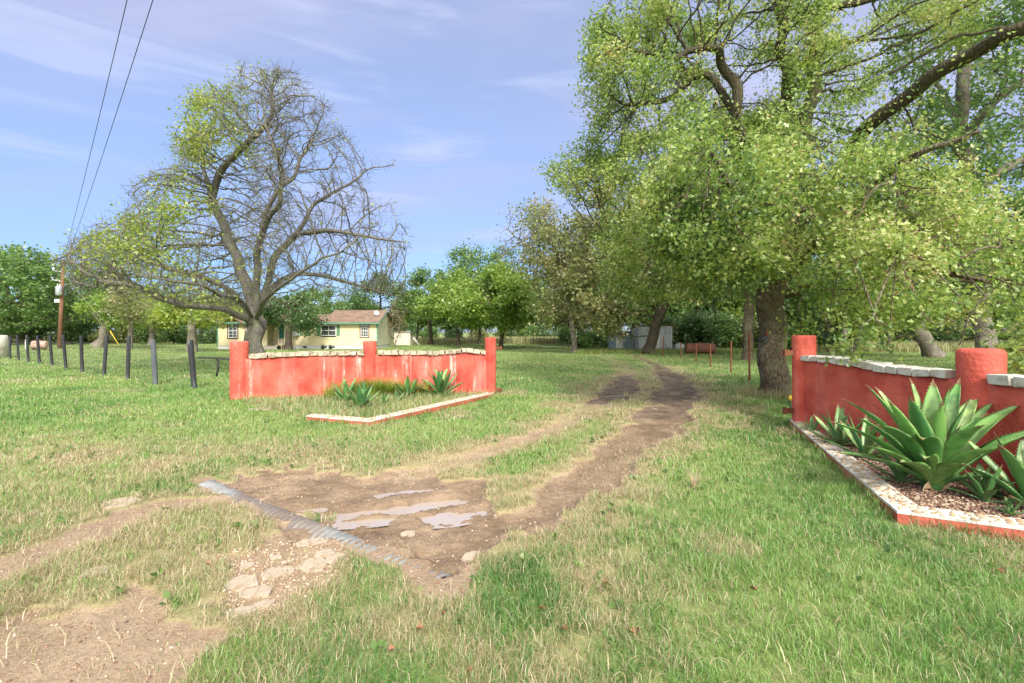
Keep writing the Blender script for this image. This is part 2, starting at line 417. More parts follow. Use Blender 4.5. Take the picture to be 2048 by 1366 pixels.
def dips(x, y):
    d = np.zeros(x.shape)
    for px, py, a, b, ang in PUD:
        cx, cy, _ = gp(px, py); c, s = math.cos(math.radians(ang)), math.sin(math.radians(ang))
        u = ((x - cx) * c + (y - cy) * s) / a; v = (-(x - cx) * s + (y - cy) * c) / b
        q = np.sqrt(u * u + v * v) + .35 * fbm(x, y, .12, 91, 2)
        d = np.maximum(d, sst(1.25, .55, q))
    return d
def height(x, y, m=None):
    dirt, wet, dry, rut, pool = m or masks(x, y)
    z = .018 * vn(x, y, 1.3, 5) + .03 * vn(x, y, 5, 6) * sst(2, 8, y)
    k = sst(.1, .8, dirt)
    near = sst(40, 15, y)
    z = z * (1 - .8 * sst(0.25, -.1, pool)) - .045 * rut * near - .02 * k
    z += k * wet * near * (.030 * fbm(x, y, .16, 41, 3) + .014 * np.abs(vn(x, y, .07, 43)) + .008 * vn(x, y, .035, 44))
    z += k * (1 - wet) * near * .006 * fbm(x, y, .08, 47, 2)
    # tyre ridges running along the pool and the ruts
    u = x * .38 - y * .925
    z += .020 * np.sin(u * 15 + 2.5 * vn(x, y, .7, 51)) * sst(.0, -.15, pool) + .006 * np.sin(u * 70 + 3 * vn(x, y, .5, 52)) * k * wet * near
    sp = sst(.02, -.1, pool) * (1 - sst(.1, .5, pool))
    z -= .022 * sst(.05, -.12, pool)
    z -= .055 * dips(x, y)
    return z
def gz(x, y):
    return float(height(np.array([float(x)]), np.array([float(y)]))[0])

def axis(parts):
    r = []
    for a, b, st in parts:
        n = max(1, int(round((b - a) / st))); r += list(np.linspace(a, b, n, endpoint=False))
    return np.array(r + [parts[-1][1]])
gx = axis([(-900, -200, 100), (-200, -60, 10), (-60, -20, 1.5), (-20, -7, .35), (-7, -4.2, .08), (-4.2, 5.2, .028), (5.2, 8, .12), (8, 20, .4), (20, 60, 1.5), (60, 200, 10), (200, 900, 100)])
gy = axis([(-60, 0, 6), (0, 1.7, .3), (1.7, 5.4, .028), (5.4, 9, .045), (9, 16, .07), (16, 30, .25), (30, 60, .8), (60, 200, 8), (200, 1200, 100)])
X, Y = np.meshgrid(gx, gy); fx, fy = X.ravel(), Y.ravel()
M_ = masks(fx, fy); Z = height(fx, fy, M_)
V = np.stack([fx, fy, Z], 1)
nx, ny = len(gx), len(gy)
i = np.arange(nx - 1)[None, :] + np.arange(ny - 1)[:, None] * nx
Q = np.stack([i, i + 1, i + nx + 1, i + nx], -1).reshape(-1, 4)
def ground_mat():
    t = NT('ground_soil'); v = t.geo(); d = t.attr('dirt'); w = t.attr('wet'); y = t.attr('dry')
    big = t.noise(v, .35, 4, .6); mid = t.noise(v, 2.2, 5, .6); fine = t.noise(v, 45, 5, .7); spk = t.noise(v, 170, 3, .6)
    g = t.ramp(mid, [(.3, (.125, .19, .050)), (.7, (.215, .285, .085))])
    g = t.mix(t.sm(big, .4, .65), g, (.26, .29, .10))
    g = t.mix(t.math('MULTIPLY', t.sm(fine, .45, .7), .55), g, (.10, .13, .045))
    straw = t.ramp(fine, [(.3, (.22, .16, .09)), (.7, (.46, .37, .22))])
    g = t.mix(t.math('MULTIPLY', y, .9), g, straw)
    soil = t.ramp(t.math('ADD', t.math('MULTIPLY', mid, .5), t.math('MULTIPLY', fine, .5)), [(.35, (.23, .155, .10)), (.65, (.41, .31, .21))])
    soil = t.mix(t.math('MULTIPLY', t.sm(spk, .6, .7), .5), soil, (.55, .46, .34))
    c = t.mix(t.sm(t.math('ADD', d, t.math('MULTIPLY', t.math('SUBTRACT', t.math('ADD', t.math('MULTIPLY', fine, .5), t.math('MULTIPLY', mid, .5)), .5), 1.6)), .3, .75), g, soil)
    mud = t.ramp(t.math('ADD', t.math('MULTIPLY', mid, .6), t.math('MULTIPLY', fine, .4)), [(.35, (.135, .09, .054)), (.65, (.32, .232, .155))])
    sp_ = t.n('ShaderNodeSeparateXYZ'); t.l(v, sp_.inputs[0]); mud = t.mix(t.math('MULTIPLY', t.sm(sp_.outputs['Y'], 7.8, 9.6), .85), mud, t.ramp(mid, [(.35, (.09, .064, .044)), (.65, (.23, .17, .12))]))
    wf = t.sm(t.math('ADD', w, t.math('MULTIPLY', t.math('SUBTRACT', mid, .5), .6)), .3, .75)
    c = t.mix(wf, c, mud)
    r = t.math('SUBTRACT', .95, t.math('MULTIPLY', t.math('MULTIPLY', wf, t.sm(t.noise(v, 5, 4, .6), .38, .62)), .62))
    nm = t.bump(t.math('ADD', fine, t.math('MULTIPLY', t.noise(v, 14, 6, .7), 1.2)), .8, .02)
    t.principled(c, r, .35, 0, nm); MATS['ground'] = t.m
ground_mat()
isd = (M_[0][Q].mean(1) > .45)
def sub_grid(name, sel, kind_label):
    q = Q[sel]; u, inv = np.unique(q, return_inverse=True)
    o = np_obj(name, V[u], inv.reshape(-1), np.arange(len(q)) * 4, MATS['ground'], attrs={'dirt': M_[0][u], 'wet': M_[1][u], 'dry': M_[2][u]})
    tag(o, kind_label, None, None, 'structure'); return o
sub_grid('ground', ~isd, 'flat grassy ground of the yard and verge')
sub_grid('dirt_track', isd, 'muddy rutted dirt track with puddles between the red walls')
tw = NT('puddle_water'); tw.principled((.36, .30, .26), .05, .9, 0, tw.bump(tw.noise(tw.geo(), 9, 2), .02, .02)); MATS['water'] = tw.m
for px, py, a, b, ang in PUD:
    cx, cy, _ = gp(px, py); vs = []; n = 28
    zc = height(np.array([cx]), np.array([cy]))[0]
    ring = [(cx + 1.5 * (a * math.cos(q) * math.cos(math.radians(ang)) - b * 1.1 * math.sin(q) * math.sin(math.radians(ang))),
             cy + 1.5 * (a * math.cos(q) * math.sin(math.radians(ang)) + b * 1.1 * math.sin(q) * math.cos(math.radians(ang)))) for q in np.linspace(0, 2 * PI, n, endpoint=False)]
    zr = np.median(height(np.array([p[0] for p in ring]), np.array([p[1] for p in ring])))
    m = MB(); zz = min(zc + .030, zr - .012)
    m.add([(x, y, zz) for x, y in ring], [tuple(range(n))]); o = m.build('puddle', MATS['water']); tag(o, 'shallow muddy puddle in the wheel rut', None, None, 'structure')
# ------------------------------------------------------------------ generic numpy scatter of a small template
def ico(sub=1):
    p = (1 + 5 ** .5) / 2
    v = [(-1, p, 0), (1, p, 0), (-1, -p, 0), (1, -p, 0), (0, -1, p), (0, 1, p), (0, -1, -p), (0, 1, -p), (p, 0, -1), (p, 0, 1), (-p, 0, -1), (-p, 0, 1)]
    f = [(0, 11, 5), (0, 5, 1), (0, 1, 7), (0, 7, 10), (0, 10, 11), (1, 5, 9), (5, 11, 4), (11, 10, 2), (10, 7, 6), (7, 1, 8), (3, 9, 4), (3, 4, 2), (3, 2, 6), (3, 6, 8), (3, 8, 9), (4, 9, 5), (2, 4, 11), (6, 2, 10), (8, 6, 7), (9, 8, 1)]
    v = [np.array(a) / np.linalg.norm(a) for a in v]
    for _ in range(sub):
        nf = []; cache = {}
        def mid(a, b):
            k = (min(a, b), max(a, b))
            if k not in cache:
                m = v[a] + v[b]; v.append(m / np.linalg.norm(m)); cache[k] = len(v) - 1
            return cache[k]
        for a, b, c in f:
            ab, bc, ca = mid(a, b), mid(b, c), mid(c, a); nf += [(a, ab, ca), (b, bc, ab), (c, ca, bc), (ab, bc, ca)]
        f = nf
    return np.array(v), np.array(f)
ICO0, ICO1 = ico(0), ico(1)
def scatter(name, tmpl, pos, scale, mat, parent=None, tint=None, rng=RNG, flat=True, lump=.12, smooth=True):
    tv, tf = tmpl; n = len(pos); k = len(tv)
    a = rng.uniform(0, 2 * PI, n); ca, sa = np.cos(a), np.sin(a)
    v = tv[None] * (1 + rng.uniform(-lump, lump, (n, k, 1))) * scale[:, None, :]
    if not flat:
        q = rng.uniform(-.5, .5, n); cq, sq = np.cos(q), np.sin(q)
        vy = v[..., 1] * cq[:, None] - v[..., 2] * sq[:, None]; vz = v[..., 1] * sq[:, None] + v[..., 2] * cq[:, None]
        v = np.stack([v[..., 0], vy, vz], -1)
    x = v[..., 0] * ca[:, None] - v[..., 1] * sa[:, None]; y = v[..., 0] * sa[:, None] + v[..., 1] * ca[:, None]
    v = np.stack([x, y, v[..., 2]], -1) + pos[:, None, :]
    m = tf.shape[1]
    fl = (tf[None] + (np.arange(n) * k)[:, None, None]).reshape(-1)
    tint = rng.uniform(0, 1, n) if tint is None else tint
    return np_obj(name, v.reshape(-1, 3), fl, np.arange(n * len(tf)) * m, mat, parent, smooth, {'tint': np.repeat(tint, k)})

# ------------------------------------------------------------------ red wing walls
def col_round(r, h, z0=-.15, dome=.05, seed=0, flat=False, n=28):
    prof = [(r, z0 + (h - dome - z0) * k / 12) for k in range(13)]
    if flat: prof += [(r, h - .012), (r - .012, h), (r - .02, h), (r * .5, h)]
    else: prof += [(r * (1 - .10 * (1 - math.cos(q))) - .55 * dome * math.sin(q) ** 3, h - dome + dome * math.sin(q)) for q in (.4, .8, 1.2, 1.5)] + [(r * .4, h + .004)]
    m = MB(); m.lathe(prof, (0, 0, 0), n)
    out = []
    for x, y, z in m.v:
        d = math.hypot(x, y)
        k = 1 + (0.012 * math.sin(3.1 * z * 4 + seed) + .014 * math.sin(math.atan2(y, x) * 3 + seed + z * 3)) if d > 0 else 1
        out.append((x * k, y * k, z))
    m.v = out; return m
def wing_wall(name, label, A, B, pill, prof, stone_len, stone_h, stone_mat, wear, group, seed, over=.06, gap_at=None):
    """A gate end, B far end; pill list of (s, r, h, flat); prof (s, z top of coping)"""
    rnd = random.Random(seed)
    A = Vector((A[0], A[1], 0)); B = Vector((B[0], B[1], 0)); d = B - A; L = d.length; d.normalize()
    rz = math.atan2(d.y, d.x)
    root = thing(name, label, 'wall', A, rz, group)
    ps, pz = [p[0] for p in prof], [p[1] for p in prof]
    top = lambda s: float(np.interp(s, ps, pz)) - stone_h
    th = .095; vs = []; fs = []; N = int(L / .06); nzr = 16
    for i in range(N + 1):
        s = L * i / N; t = top(s) + .01
        ring = [(-th, -.15 + (t + .15) * k / nzr) for k in range(nzr + 1)] + [(th, -.15 + (t + .15) * k / nzr) for k in range(nzr, -1, -1)]
        for y, z in ring:
            e = .010 * math.sin(s * 5 + z * 4 + seed) * math.sin(z * 7 + s * 2) + rnd.uniform(-.0015, .0015)
            vs.append((s, y + (e if y > 0 else -e), z))
    R = 2 * (nzr + 1)
    for i in range(N):
        for k in range(R):
            a, b = i * R + k, i * R + (k + 1) % R; fs.append((a, b, b + R, a + R))
    fs += [tuple(range(R))[::-1], tuple(N * R + k for k in range(R))]
    m = MB(); m.add(vs, fs); w = m.build('wall_panel', MATS['stucco'], root, True); w['wear'] = wear
    for j, (s, r, h, fl) in enumerate(pill):
        m = col_round(r, h, seed=seed + j, flat=fl); o = m.build('pillar', MATS['stucco'], root, True); o.location = (s, 0, 0); o['wear'] = wear * .35
        o.data.set_sharp_from_angle(angle=math.radians(50))
    s = .13
    while s < L - .1:
        ln = stone_len * rnd.uniform(.8, 1.2); c = s + ln / 2
        if all(abs(c - p[0]) > p[1] * .9 + .02 for p in pill):
            z = top(c); sl = math.atan2(top(c + .1) - top(c - .1), .2)
            b = MB(); Rm = Matrix.Rotation(-sl + rnd.uniform(-.06, .06), 3, 'Y') @ Matrix.Rotation(rnd.uniform(-.05, .05), 3, 'Z')
            hh = stone_h * rnd.uniform(.88, 1.15)
            b.box((0, 0, 0), (ln * .93, 2 * (th + over) * rnd.uniform(.92, 1.05), hh), R=Rm, jit=.011)
            o = b.build('coping_stone', MATS[stone_mat], root, False, .008); o.location = (c, rnd.uniform(-.01, .01), z + hh / 2 + .012)
        s += ln
    return root
gl = Vector((-.56, 11.84)); wl = Vector((-6.40, 10.68)); 
LW = (wl - gl).length
def s_of(px, A, B):
    # distance along A->B where the ray of pixel column px crosses
    k = (px - CX) / F; dx, dy = B[0] - A[0], B[1] - A[1]
    t = (k * A[1] - A[0]) / (dx - k * dy); return t * math.hypot(dx, dy)
cop = [(500, 1.057), (551, 1.09), (612, 1.115), (672, 1.12), (720, 1.12), (820, 1.122), (870, 1.105), (900, 1.13), (925, 1.16), (940, 1.16), (960, 1.12), (975, 1.11)]
wall_left = wing_wall('red_stucco_wall', 'red stucco wall with white streaks standing beyond the grassy bed, left of the driveway', gl, wl,
          [(0, .145, 1.457, True), (s_of(740, gl, wl), .165, 1.385, False), (LW, .195, 1.385, False)],
          sorted([(s_of(p, gl, wl), z) for p, z in cop]), .155, .100, 'limestone', 1.0, 'red gateway walls', 3)
gr = Vector((4.89, 7.62)); wr = Vector((4.98, 1.75))
cop2 = [(0, 1.205), (.85, 1.212), (1.2, 1.19), (1.7, 1.163), (2.1, 1.153), (2.5, 1.165), (2.95, 1.15), (3.6, 1.165), (5.87, 1.1)]
wall_right = wing_wall('red_stucco_wall', 'red stucco wall with white coping behind the big agave, beside the oak', gr, wr,
          [(0, .175, 1.545, True), (2.83, .19, 1.425, False), (5.87, .195, 1.4, False)], cop2, .20, .088, 'limestone_white', .35, 'red gateway walls', 9, .05)
for (par, pos, sz) in ((wall_left, (-.58 + .22, 11.82, .0), None), (wall_right, (4.89 - .24, 7.64, 0), None)):
    for z in ((1.18, .10) if par is wall_left else (1.25, .28)):
        m = MB(); m.box((pos[0], pos[1], z), (.17, .05, .085)); m.box((pos[0] + (.08 if par is wall_left else -.08), pos[1] - .01, z), (.03, .08, .12))
        o = m.build('hinge_bracket', MATS['rust'], None, False, .004)
        o.parent = par; o.matrix_parent_inverse = (Matrix.Translation(par.location) @ Matrix.Rotation(par.rotation_euler.z, 4, 'Z')).inverted()

# ------------------------------------------------------------------ cobble edging
def edging(name, label, path, h, seed):
    rg = np.random.default_rng(seed); root = thing(name, label, 'edging', (0, 0, 0), 0, 'cobble topped bed edgings')
    P = [Vector((p[0], p[1], 0)) for p in path]; w = .21
    L = []; R = []
    for i, p in enumerate(P):
        a = (P[i] - P[i - 1]).normalized() if i else (P[1] - P[0]).normalized()
        b = (P[i + 1] - P[i]).normalized() if i < len(P) - 1 else a
        t = (a + b).normalized(); nrm = Vector((-t.y, t.x, 0)); k = 1 / max(.5, nrm.dot(Vector((-a.y, a.x, 0))))
        L.append(p.copy()); R.append(p + nrm * w * k)     # L = outer line, R = inner line
    # resample with wobble
    def lerp(a, b, t): return a + (b - a) * t
    secs = []
    for i in range(len(P) - 1):
        n = int((P[i + 1] - P[i]).length / .12)
        for k in range(n + (i == len(P) - 2)):
            secs.append((lerp(L[i], L[i + 1], k / n), lerp(R[i], R[i + 1], k / n)))
    for (nm, z0, z1, mt, ins) in (('kerb_base', -.12, h - .022, MATS['stucco'], 0.0), ('mortar_cap', h - .020, h, MATS['mortar'], -.003)):
        m = MB(); vs = []
        for a, b in secs:
            o = (a - b).normalized() * ins; wob = rg.uniform(-.003, .003)
            vs += [(a.x - o.x, a.y - o.y, z0), (a.x - o.x, a.y - o.y, z1 + wob), (b.x + o.x, b.y + o.y, z1 + wob), (b.x + o.x, b.y + o.y, z0)]
        fs = []
        for i in range(len(secs) - 1):
            for k in range(4): fs.append((i * 4 + k, (i + 1) * 4 + k, (i + 1) * 4 + (k + 1) % 4, i * 4 + (k + 1) % 4))
        fs += [(0, 1, 2, 3), tuple((len(secs) - 1) * 4 + k for k in (3, 2, 1, 0))]
        m.add(vs, fs); o = m.build(nm, mt, root); o['wear'] = .3
    pts = []; tries = 0; sm = []
    while tries < 26000:
        tries += 1
        i = rg.integers(0, len(secs) - 1); t, u = rg.random(), rg.uniform(.10, .90)
        a = lerp(secs[i][0], secs[i + 1][0], t); b = lerp(secs[i][1], secs[i + 1][1], t); p = lerp(a, b, u); r = rg.uniform(.02, .037)
        if pts:
            A = np.array(pts); 
            if (np.hypot(A[:, 0] - p.x, A[:, 1] - p.y) < (A[:, 2] + r) * .93).any(): continue
        pts.append((p.x, p.y, r))
    A = np.array(pts); n = len(A)
    sc = np.stack([A[:, 2] * rg.uniform(1.0, 1.2, n), A[:, 2] * rg.uniform(.68, .9, n), np.full(n, .012)], 1)
    scatter('cobbles', ICO1, np.stack([A[:, 0], A[:, 1], np.full(n, h + .001)], 1), sc, MATS['pebbles'], root, rng=rg, lump=.04)
    return root, [(q.x, q.y) for q in R]
EL = [(-.60, 11.62), gp(986, 786, .1)[:2], gp(738, 842, .1)[:2], gp(612, 831, .1)[:2]]
ER = [(4.74, 7.78), (3.21, 3.79), (3.90, 3.46), (4.95, 2.95)]
EL = EL[1:]
e1, inL = edging('cobble_edging', 'low cobble edging of the weedy bed, half lost in the grass', [(-p[0], p[1]) for p in EL][::1] if False else EL[::-1], .10, 4)
e2, inR = edging('cobble_edging', 'white cobble edging with red side in front of the big agave', ER, .11, 6)
LBED = [EL[0], EL[1], EL[2], (-5.0, 9.2), (-6.3, 10.5), (-.7, 11.6)]
RBED = [ER[0], ER[1], ER[2], ER[3], (4.9, 7.6)]
mb = MB(); mb.add([(x, y, .058) for x, y in [(4.62, 7.5), (3.35, 3.93), (3.95, 3.62), (4.9, 3.2), (4.88, 7.5)]], [(0, 1, 2, 3, 4)])
simple('bed_soil', (.30, .19, .14), .95, .1, var=.3, nscale=20, bump=.6)
tag(mb.build('bed_soil', MATS['bed_soil']), 'gravelly soil of the planting bed', None, None, 'structure')
rg = np.random.default_rng(8); n = 15000
px_, py_ = rg.uniform(3.3, 4.8, n), rg.uniform(3.2, 7.6, n)
k = poly_sd(px_, py_, [(4.62, 7.5), (3.38, 3.95), (3.97, 3.62), (4.8, 3.25), (4.8, 7.5)]) < -.01
px_, py_ = px_[k], py_[k]; n = len(px_); r = rg.uniform(.006, .014, n)
tag(scatter('mulch', ICO0, np.stack([px_, py_, .062 + rg.uniform(0, .012, n)], 1), np.stack([r * 1.4, r, r * .55], 1), MATS['mulch'], rng=rg, flat=False, lump=.3, smooth=False),
    'reddish gravel mulch around the agaves in the cobble edged bed', 'mulch', None, 'stuff')
n = 9000; px_, py_ = rg.uniform(-3.6, 0, n), rg.uniform(2.2, 4.0, n); q = poly_sd(px_, py_, WGC) + .15 * fbm(px_, py_, .3, 5, 2); k = q < .03
px_, py_ = px_[k], py_[k]; n = len(px_); r = rg.uniform(.004, .011, n)
tag(scatter('gravel', ICO0, np.stack([px_, py_, height(px_, py_) + r * .2], 1), np.stack([r * 1.3, r, r * .7], 1), MATS['gravel'], rng=rg, flat=False, lump=.25, smooth=False),
    'pale loose gravel among the broken slabs by the culvert', 'gravel', None, 'stuff')
n = 12000; px_, py_ = rg.uniform(-4.2, 2.2, n), rg.uniform(2.1, 9, n); mk = masks(px_, py_); k = (mk[0] > .55) & (rg.random(n) < .55)
px_, py_ = px_[k], py_[k]; n = len(px_); r = rg.uniform(.003, .009, n)
tag(scatter('clods', ICO0, np.stack([px_, py_, height(px_, py_) + r * .2], 1), np.stack([r * 1.3, r, r * .7], 1), MATS['mulch'], rng=rg, flat=False, lump=.25, smooth=False),
    'small clods and chips scattered over the dirt track', 'clods', None, 'stuff')

# ------------------------------------------------------------------ agaves
def agave_leaf(base, c1, tip, w, cup, seed, n=22, spread=None):
    rnd = random.Random(seed); base, c1, tip = Vector(base), Vector(c1), Vector(tip)
    az = Vector((tip.x - base.x, tip.y - base.y, 0))
    if az.length < .03: az = Vector((rnd.uniform(-1, 1), -1, 0))
    az.normalize(); side0 = Vector((-az.y, az.x, 0)); tw = rnd.uniform(-.18, .18)
    V_, F_, MI, TI, BA = [], [], [], [], []; tof = rnd.uniform(-.3, .25)
    NV = 9
    for i in range(n + 1):
        t = i / n
        p = base * (1 - t) ** 2 + c1 * 2 * t * (1 - t) + tip * t * t
        tg = ((c1 - base) * 2 * (1 - t) + (tip - c1) * 2 * t).normalized()
        sd = (side0 + Vector((0, 0, tw * t))).normalized(); up = sd.cross(tg); 
        if up.z < -.2 and tg.z < 0: pass
        up.normalize()
        if up.dot(Vector((0, 0, 1))) < 0 and tg.z > -.2: up = -up
        ww = w * float(np.interp(t, [0, .1, .25, .45, .62, .8, .92, .985, 1], [.78, .66, .78, 1, .93, .60, .27, .04, .012]))
        wav = .035 * w * math.sin(t * 17 + seed)
        th = .16 * w * (1 - t) + .012 * w
        for k in range(NV):
            v = k / (NV - 1) * 2 - 1
            q = p + sd * (v * ww) + up * (cup * ww * v * v + wav * abs(v) ** 3)
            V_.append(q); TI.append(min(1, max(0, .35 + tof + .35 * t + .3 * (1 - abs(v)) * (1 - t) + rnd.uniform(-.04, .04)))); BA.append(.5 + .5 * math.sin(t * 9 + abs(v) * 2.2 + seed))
        for k in range(1, NV - 1):
            v = k / (NV - 1) * 2 - 1
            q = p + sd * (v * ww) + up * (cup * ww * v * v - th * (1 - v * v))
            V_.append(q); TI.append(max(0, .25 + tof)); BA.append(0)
    R = NV + NV - 2
    def ring(i): b = i * R; return [b + k for k in range(NV)] + [b + NV + k for k in range(NV - 2)][::-1]
    for i in range(n):
        a, b = ring(i), ring(i + 1)
        for k in range(R): F_.append((a[k], a[(k + 1) % R], b[(k + 1) % R], b[k])); MI.append(0 if i < n - 2 else 1)
    # teeth
    nt = int((tip - base).length / .028)
    for s_ in (0, NV - 1):
        for j in range(2, nt - 1):
            t = j / nt; i = t * n; i0 = int(i); f = i - i0
            a = V_[i0 * R + s_].lerp(V_[min(n, i0 + 1) * R + s_], f); t2 = t + .010 / max(.3, (tip - base).length); i = t2 * n; i0 = min(n - 1, int(i)); f = i - i0
            b = V_[i0 * R + s_].lerp(V_[(i0 + 1) * R + s_], f)
            mid = V_[i0 * R + 4]; o = (a - mid).normalized()
            z = len(V_); sz = .085 * w + .004
            V_ += [a, b, (a + b) / 2 + o * sz + Vector((0, 0, .001))]; TI += [.5] * 3; BA += [0] * 3
            F_.append((z, z + 1, z + 2)); MI.append(1)
    return V_, F_, MI, TI, BA
def add_leaf(root, nm, mat, *a, **k):
    V_, F_, MI, TI, BA = agave_leaf(*a, **k)
    me = bpy.data.meshes.new(nm); me.from_pydata([tuple(v) for v in V_], [], F_)
    me.materials.append(MATS[mat]); me.materials.append(MATS['agave_spine']); me.polygons.foreach_set('material_index', MI)
    me.polygons.foreach_set('use_smooth', [True] * len(F_))
    for nm2, arr in (('tint', TI), ('band', BA)):
        at_ = me.attributes.new(nm2, 'FLOAT', 'POINT'); at_.data.foreach_set('value', arr)
    me.update(); return link(bpy.data.objects.new(nm, me), root)
def agave(loc, L, n, seed, label, mat='agave_small', wr=.085, group=None, elmin=8, tips=None, avoid=None):
    rnd = random.Random(seed); root = thing('agave', label, 'agave', loc, 0, group)
    core = MB(); core.lathe([(L * .03, -.02), (L * .07, .02), (L * .06, L * .14), (L * .02, L * .3)], (0, 0, 0), 10); core.build('stem', MATS[mat], root, True)
    for i in range(n):
        f = i / max(1, n - 1); az = i * 2.39996 + rnd.uniform(-.2, .2); el = math.radians(82 - (82 - elmin) * f ** .85 + rnd.uniform(-6, 6))
        ln = L * (.62 + .42 * math.sin(PI * min(1, .25 + f * .75))) * rnd.uniform(.85, 1.1)
        d = Vector((math.cos(az), math.sin(az), 0)); b = d * L * .05 * (.3 + f) + Vector((0, 0, L * .10 * (1 - f) + .01))
        tip = b + d * ln * math.cos(el) + Vector((0, 0, ln * math.sin(el)))
        if avoid:
            wx = loc[0] + tip.x
            if wx > avoid: tip.x -= (wx - avoid) * 1.0; tip.z += .12 * ln
        el2 = el + rnd.uniform(-.25, .35); c1 = b + d * ln * .5 * math.cos(el2) + Vector((0, 0, ln * .5 * math.sin(el2)))
        tip.z = max(tip.z, .05)
        add_leaf(root, 'leaf', mat, b, c1, tip, wr * L * rnd.uniform(.85, 1.15) / .85, rnd.uniform(.25, .5), rnd.randint(0, 999), n=16)
    return root
# the big agave: leaves aimed at the tips seen in the photograph, (px, py, Y of the tip, width, how much it bows)
BC = Vector((4.12, 4.45, .08)); ag = thing('agave', 'largest agave with broad bright green toothed leaves in front of the red wall', 'agave', BC, 0, None)
m = MB(); m.lathe([(.07, -.05), (.10, .03), (.08, .15), (.03, .32)], (0, 0, 0), 12); m.build('stem', MATS['agave'], ag, True)
BIG = [(1683, 797, 4.62, .105, .5), (1730, 768, 4.80, .11, .35), (1748, 772, 4.9, .10, .3), (1818, 753, 4.62, .10, .1), (1818, 790, 4.28, .115, .05), (1866, 757, 4.55, .12, .02), (1902, 764, 4.38, .085, .05), (1921, 754, 4.60, .10, .08),
       (1957, 786, 4.72, .125, .2), (1974, 827, 4.15, .125, .45), (2050, 806, 4.35, .125, .5), (1656, 842, 4.35, .10, .35), (1668, 905, 4.35, .10, .3), (1752, 850, 4.05, .10, .6),
       (1845, 880, 3.98, .12, 1.1), (2000, 900, 3.85, .11, .6), (2010, 955, 4.0, .10, .35), (1970, 850, 3.9, .11, .6), (1800, 925, 3.95, .09, .4), (2120, 850, 4.0, .12, .4), (1930, 930, 3.86, .09, .5), (1775, 800, 4.3, .085, .25), (1705, 830, 4.5, .085, .4), (1990, 800, 4.6, .09, .3), (1720, 890, 4.2, .08, .35), (1885, 800, 4.2, .08, .1), (1850, 920, 3.8, .08, .7), (1940, 800, 4.3, .08, .15)]
for i, (px, py, yy, w, bow) in enumerate(BIG):
    tip = Vector(at(px, py, yy)) - BC; d = Vector((tip.x, tip.y, 0)); dl = d.length; d = d / max(dl, .01)
    tip.z = max(tip.z, .03)
    f = min(1, dl / max(.1, tip.z)); b = d * (.03 + .05 * f) + Vector((0, 0, .14 - .09 * min(1, f)))
    ln = (tip - b).length; c1 = b + (tip - b) * .45 + Vector((0, 0, bow * ln * .38)) - d * .03
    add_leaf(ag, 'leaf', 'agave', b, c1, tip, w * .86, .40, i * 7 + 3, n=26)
GR = 'agaves in the gravel bed on the right'
agave((4.42, 6.15, .06), .52, 15, 11, 'small dark agave in the narrow far end of the gravel bed', group=GR, avoid=4.66)
agave((4.30, 5.55, .06), .50, 14, 12, 'small agave half under the big agave, near its long left leaves', group=GR, avoid=4.66)
agave((4.52, 6.85, .06), .30, 9, 13, 'tiny agave at the far tip of the gravel bed by the gate pillar', group=GR, avoid=4.66)
agave((3.98, 4.66, .06), .42, 15, 14, 'small agave at the foot of the big agave, beside the curled brown leaf', group=GR, avoid=4.66)
agave((4.52, 3.98, .06), .62, 16, 15, 'agave at the right edge of the photo, beside the big agave', group=GR, avoid=4.74)
agave((4.28, 4.12, .06), .34, 12, 16, 'small agave low on the gravel just right of the big agave', group=GR, avoid=4.66)
agave((4.17, 3.80, .06), .15, 8, 17, 'tiny agave pup alone on the open gravel', group=GR)
m = MB(); vs = []; fs = []
for i in range(9):
    for k in range(5):
        t = i / 8; v = k / 4 - .5; q = v * 2.6 + t * 1.5
        vs.append((.10 * math.sin(q) * (1 - .6 * abs(t - .4)) + .05 * t, -.02 + .06 * math.cos(q), .02 + .19 * t + .03 * math.sin(q * 2)))
for i in range(8):
    for k in range(4): fs.append((i * 5 + k, i * 5 + k + 1, (i + 1) * 5 + k + 1, (i + 1) * 5 + k))
m.add(vs, fs); o = m.build('dead_leaf', MATS['dead_agave'], None, True); o.location = (3.98, 4.36, .05); o.rotation_euler = (0.3, .3, .4)
o.modifiers.new('thick', 'SOLIDIFY').thickness = .006
tag(o, 'dry curled brown agave leaf standing in the gravel bed', 'leaf')
GL = 'agaves in the weedy bed on the left'
def lb(px, py): return gp(px, py, .02)
agave(lb(881, 793), .74, 19, 21, 'largest agave of the weedy left bed, upright near the wall', group=GL, wr=.075)
agave(lb(815, 796), .52, 15, 22, 'mid-sized agave of the left bed beside the fern-like weeds', group=GL)
agave(lb(722, 818), .56, 17, 23, 'agave nearest the corner of the left cobble edging', group=GL)
agave(lb(693, 806), .54, 15, 24, 'agave furthest left in the weedy bed', group=GL)
agave(lb(768, 812), .28, 9, 25, 'small agave in dry grass in the middle of the left bed', group=GL)
agave(lb(795, 806), .28, 9, 26, 'small agave just left of the mid-sized one in the left bed', group=GL)

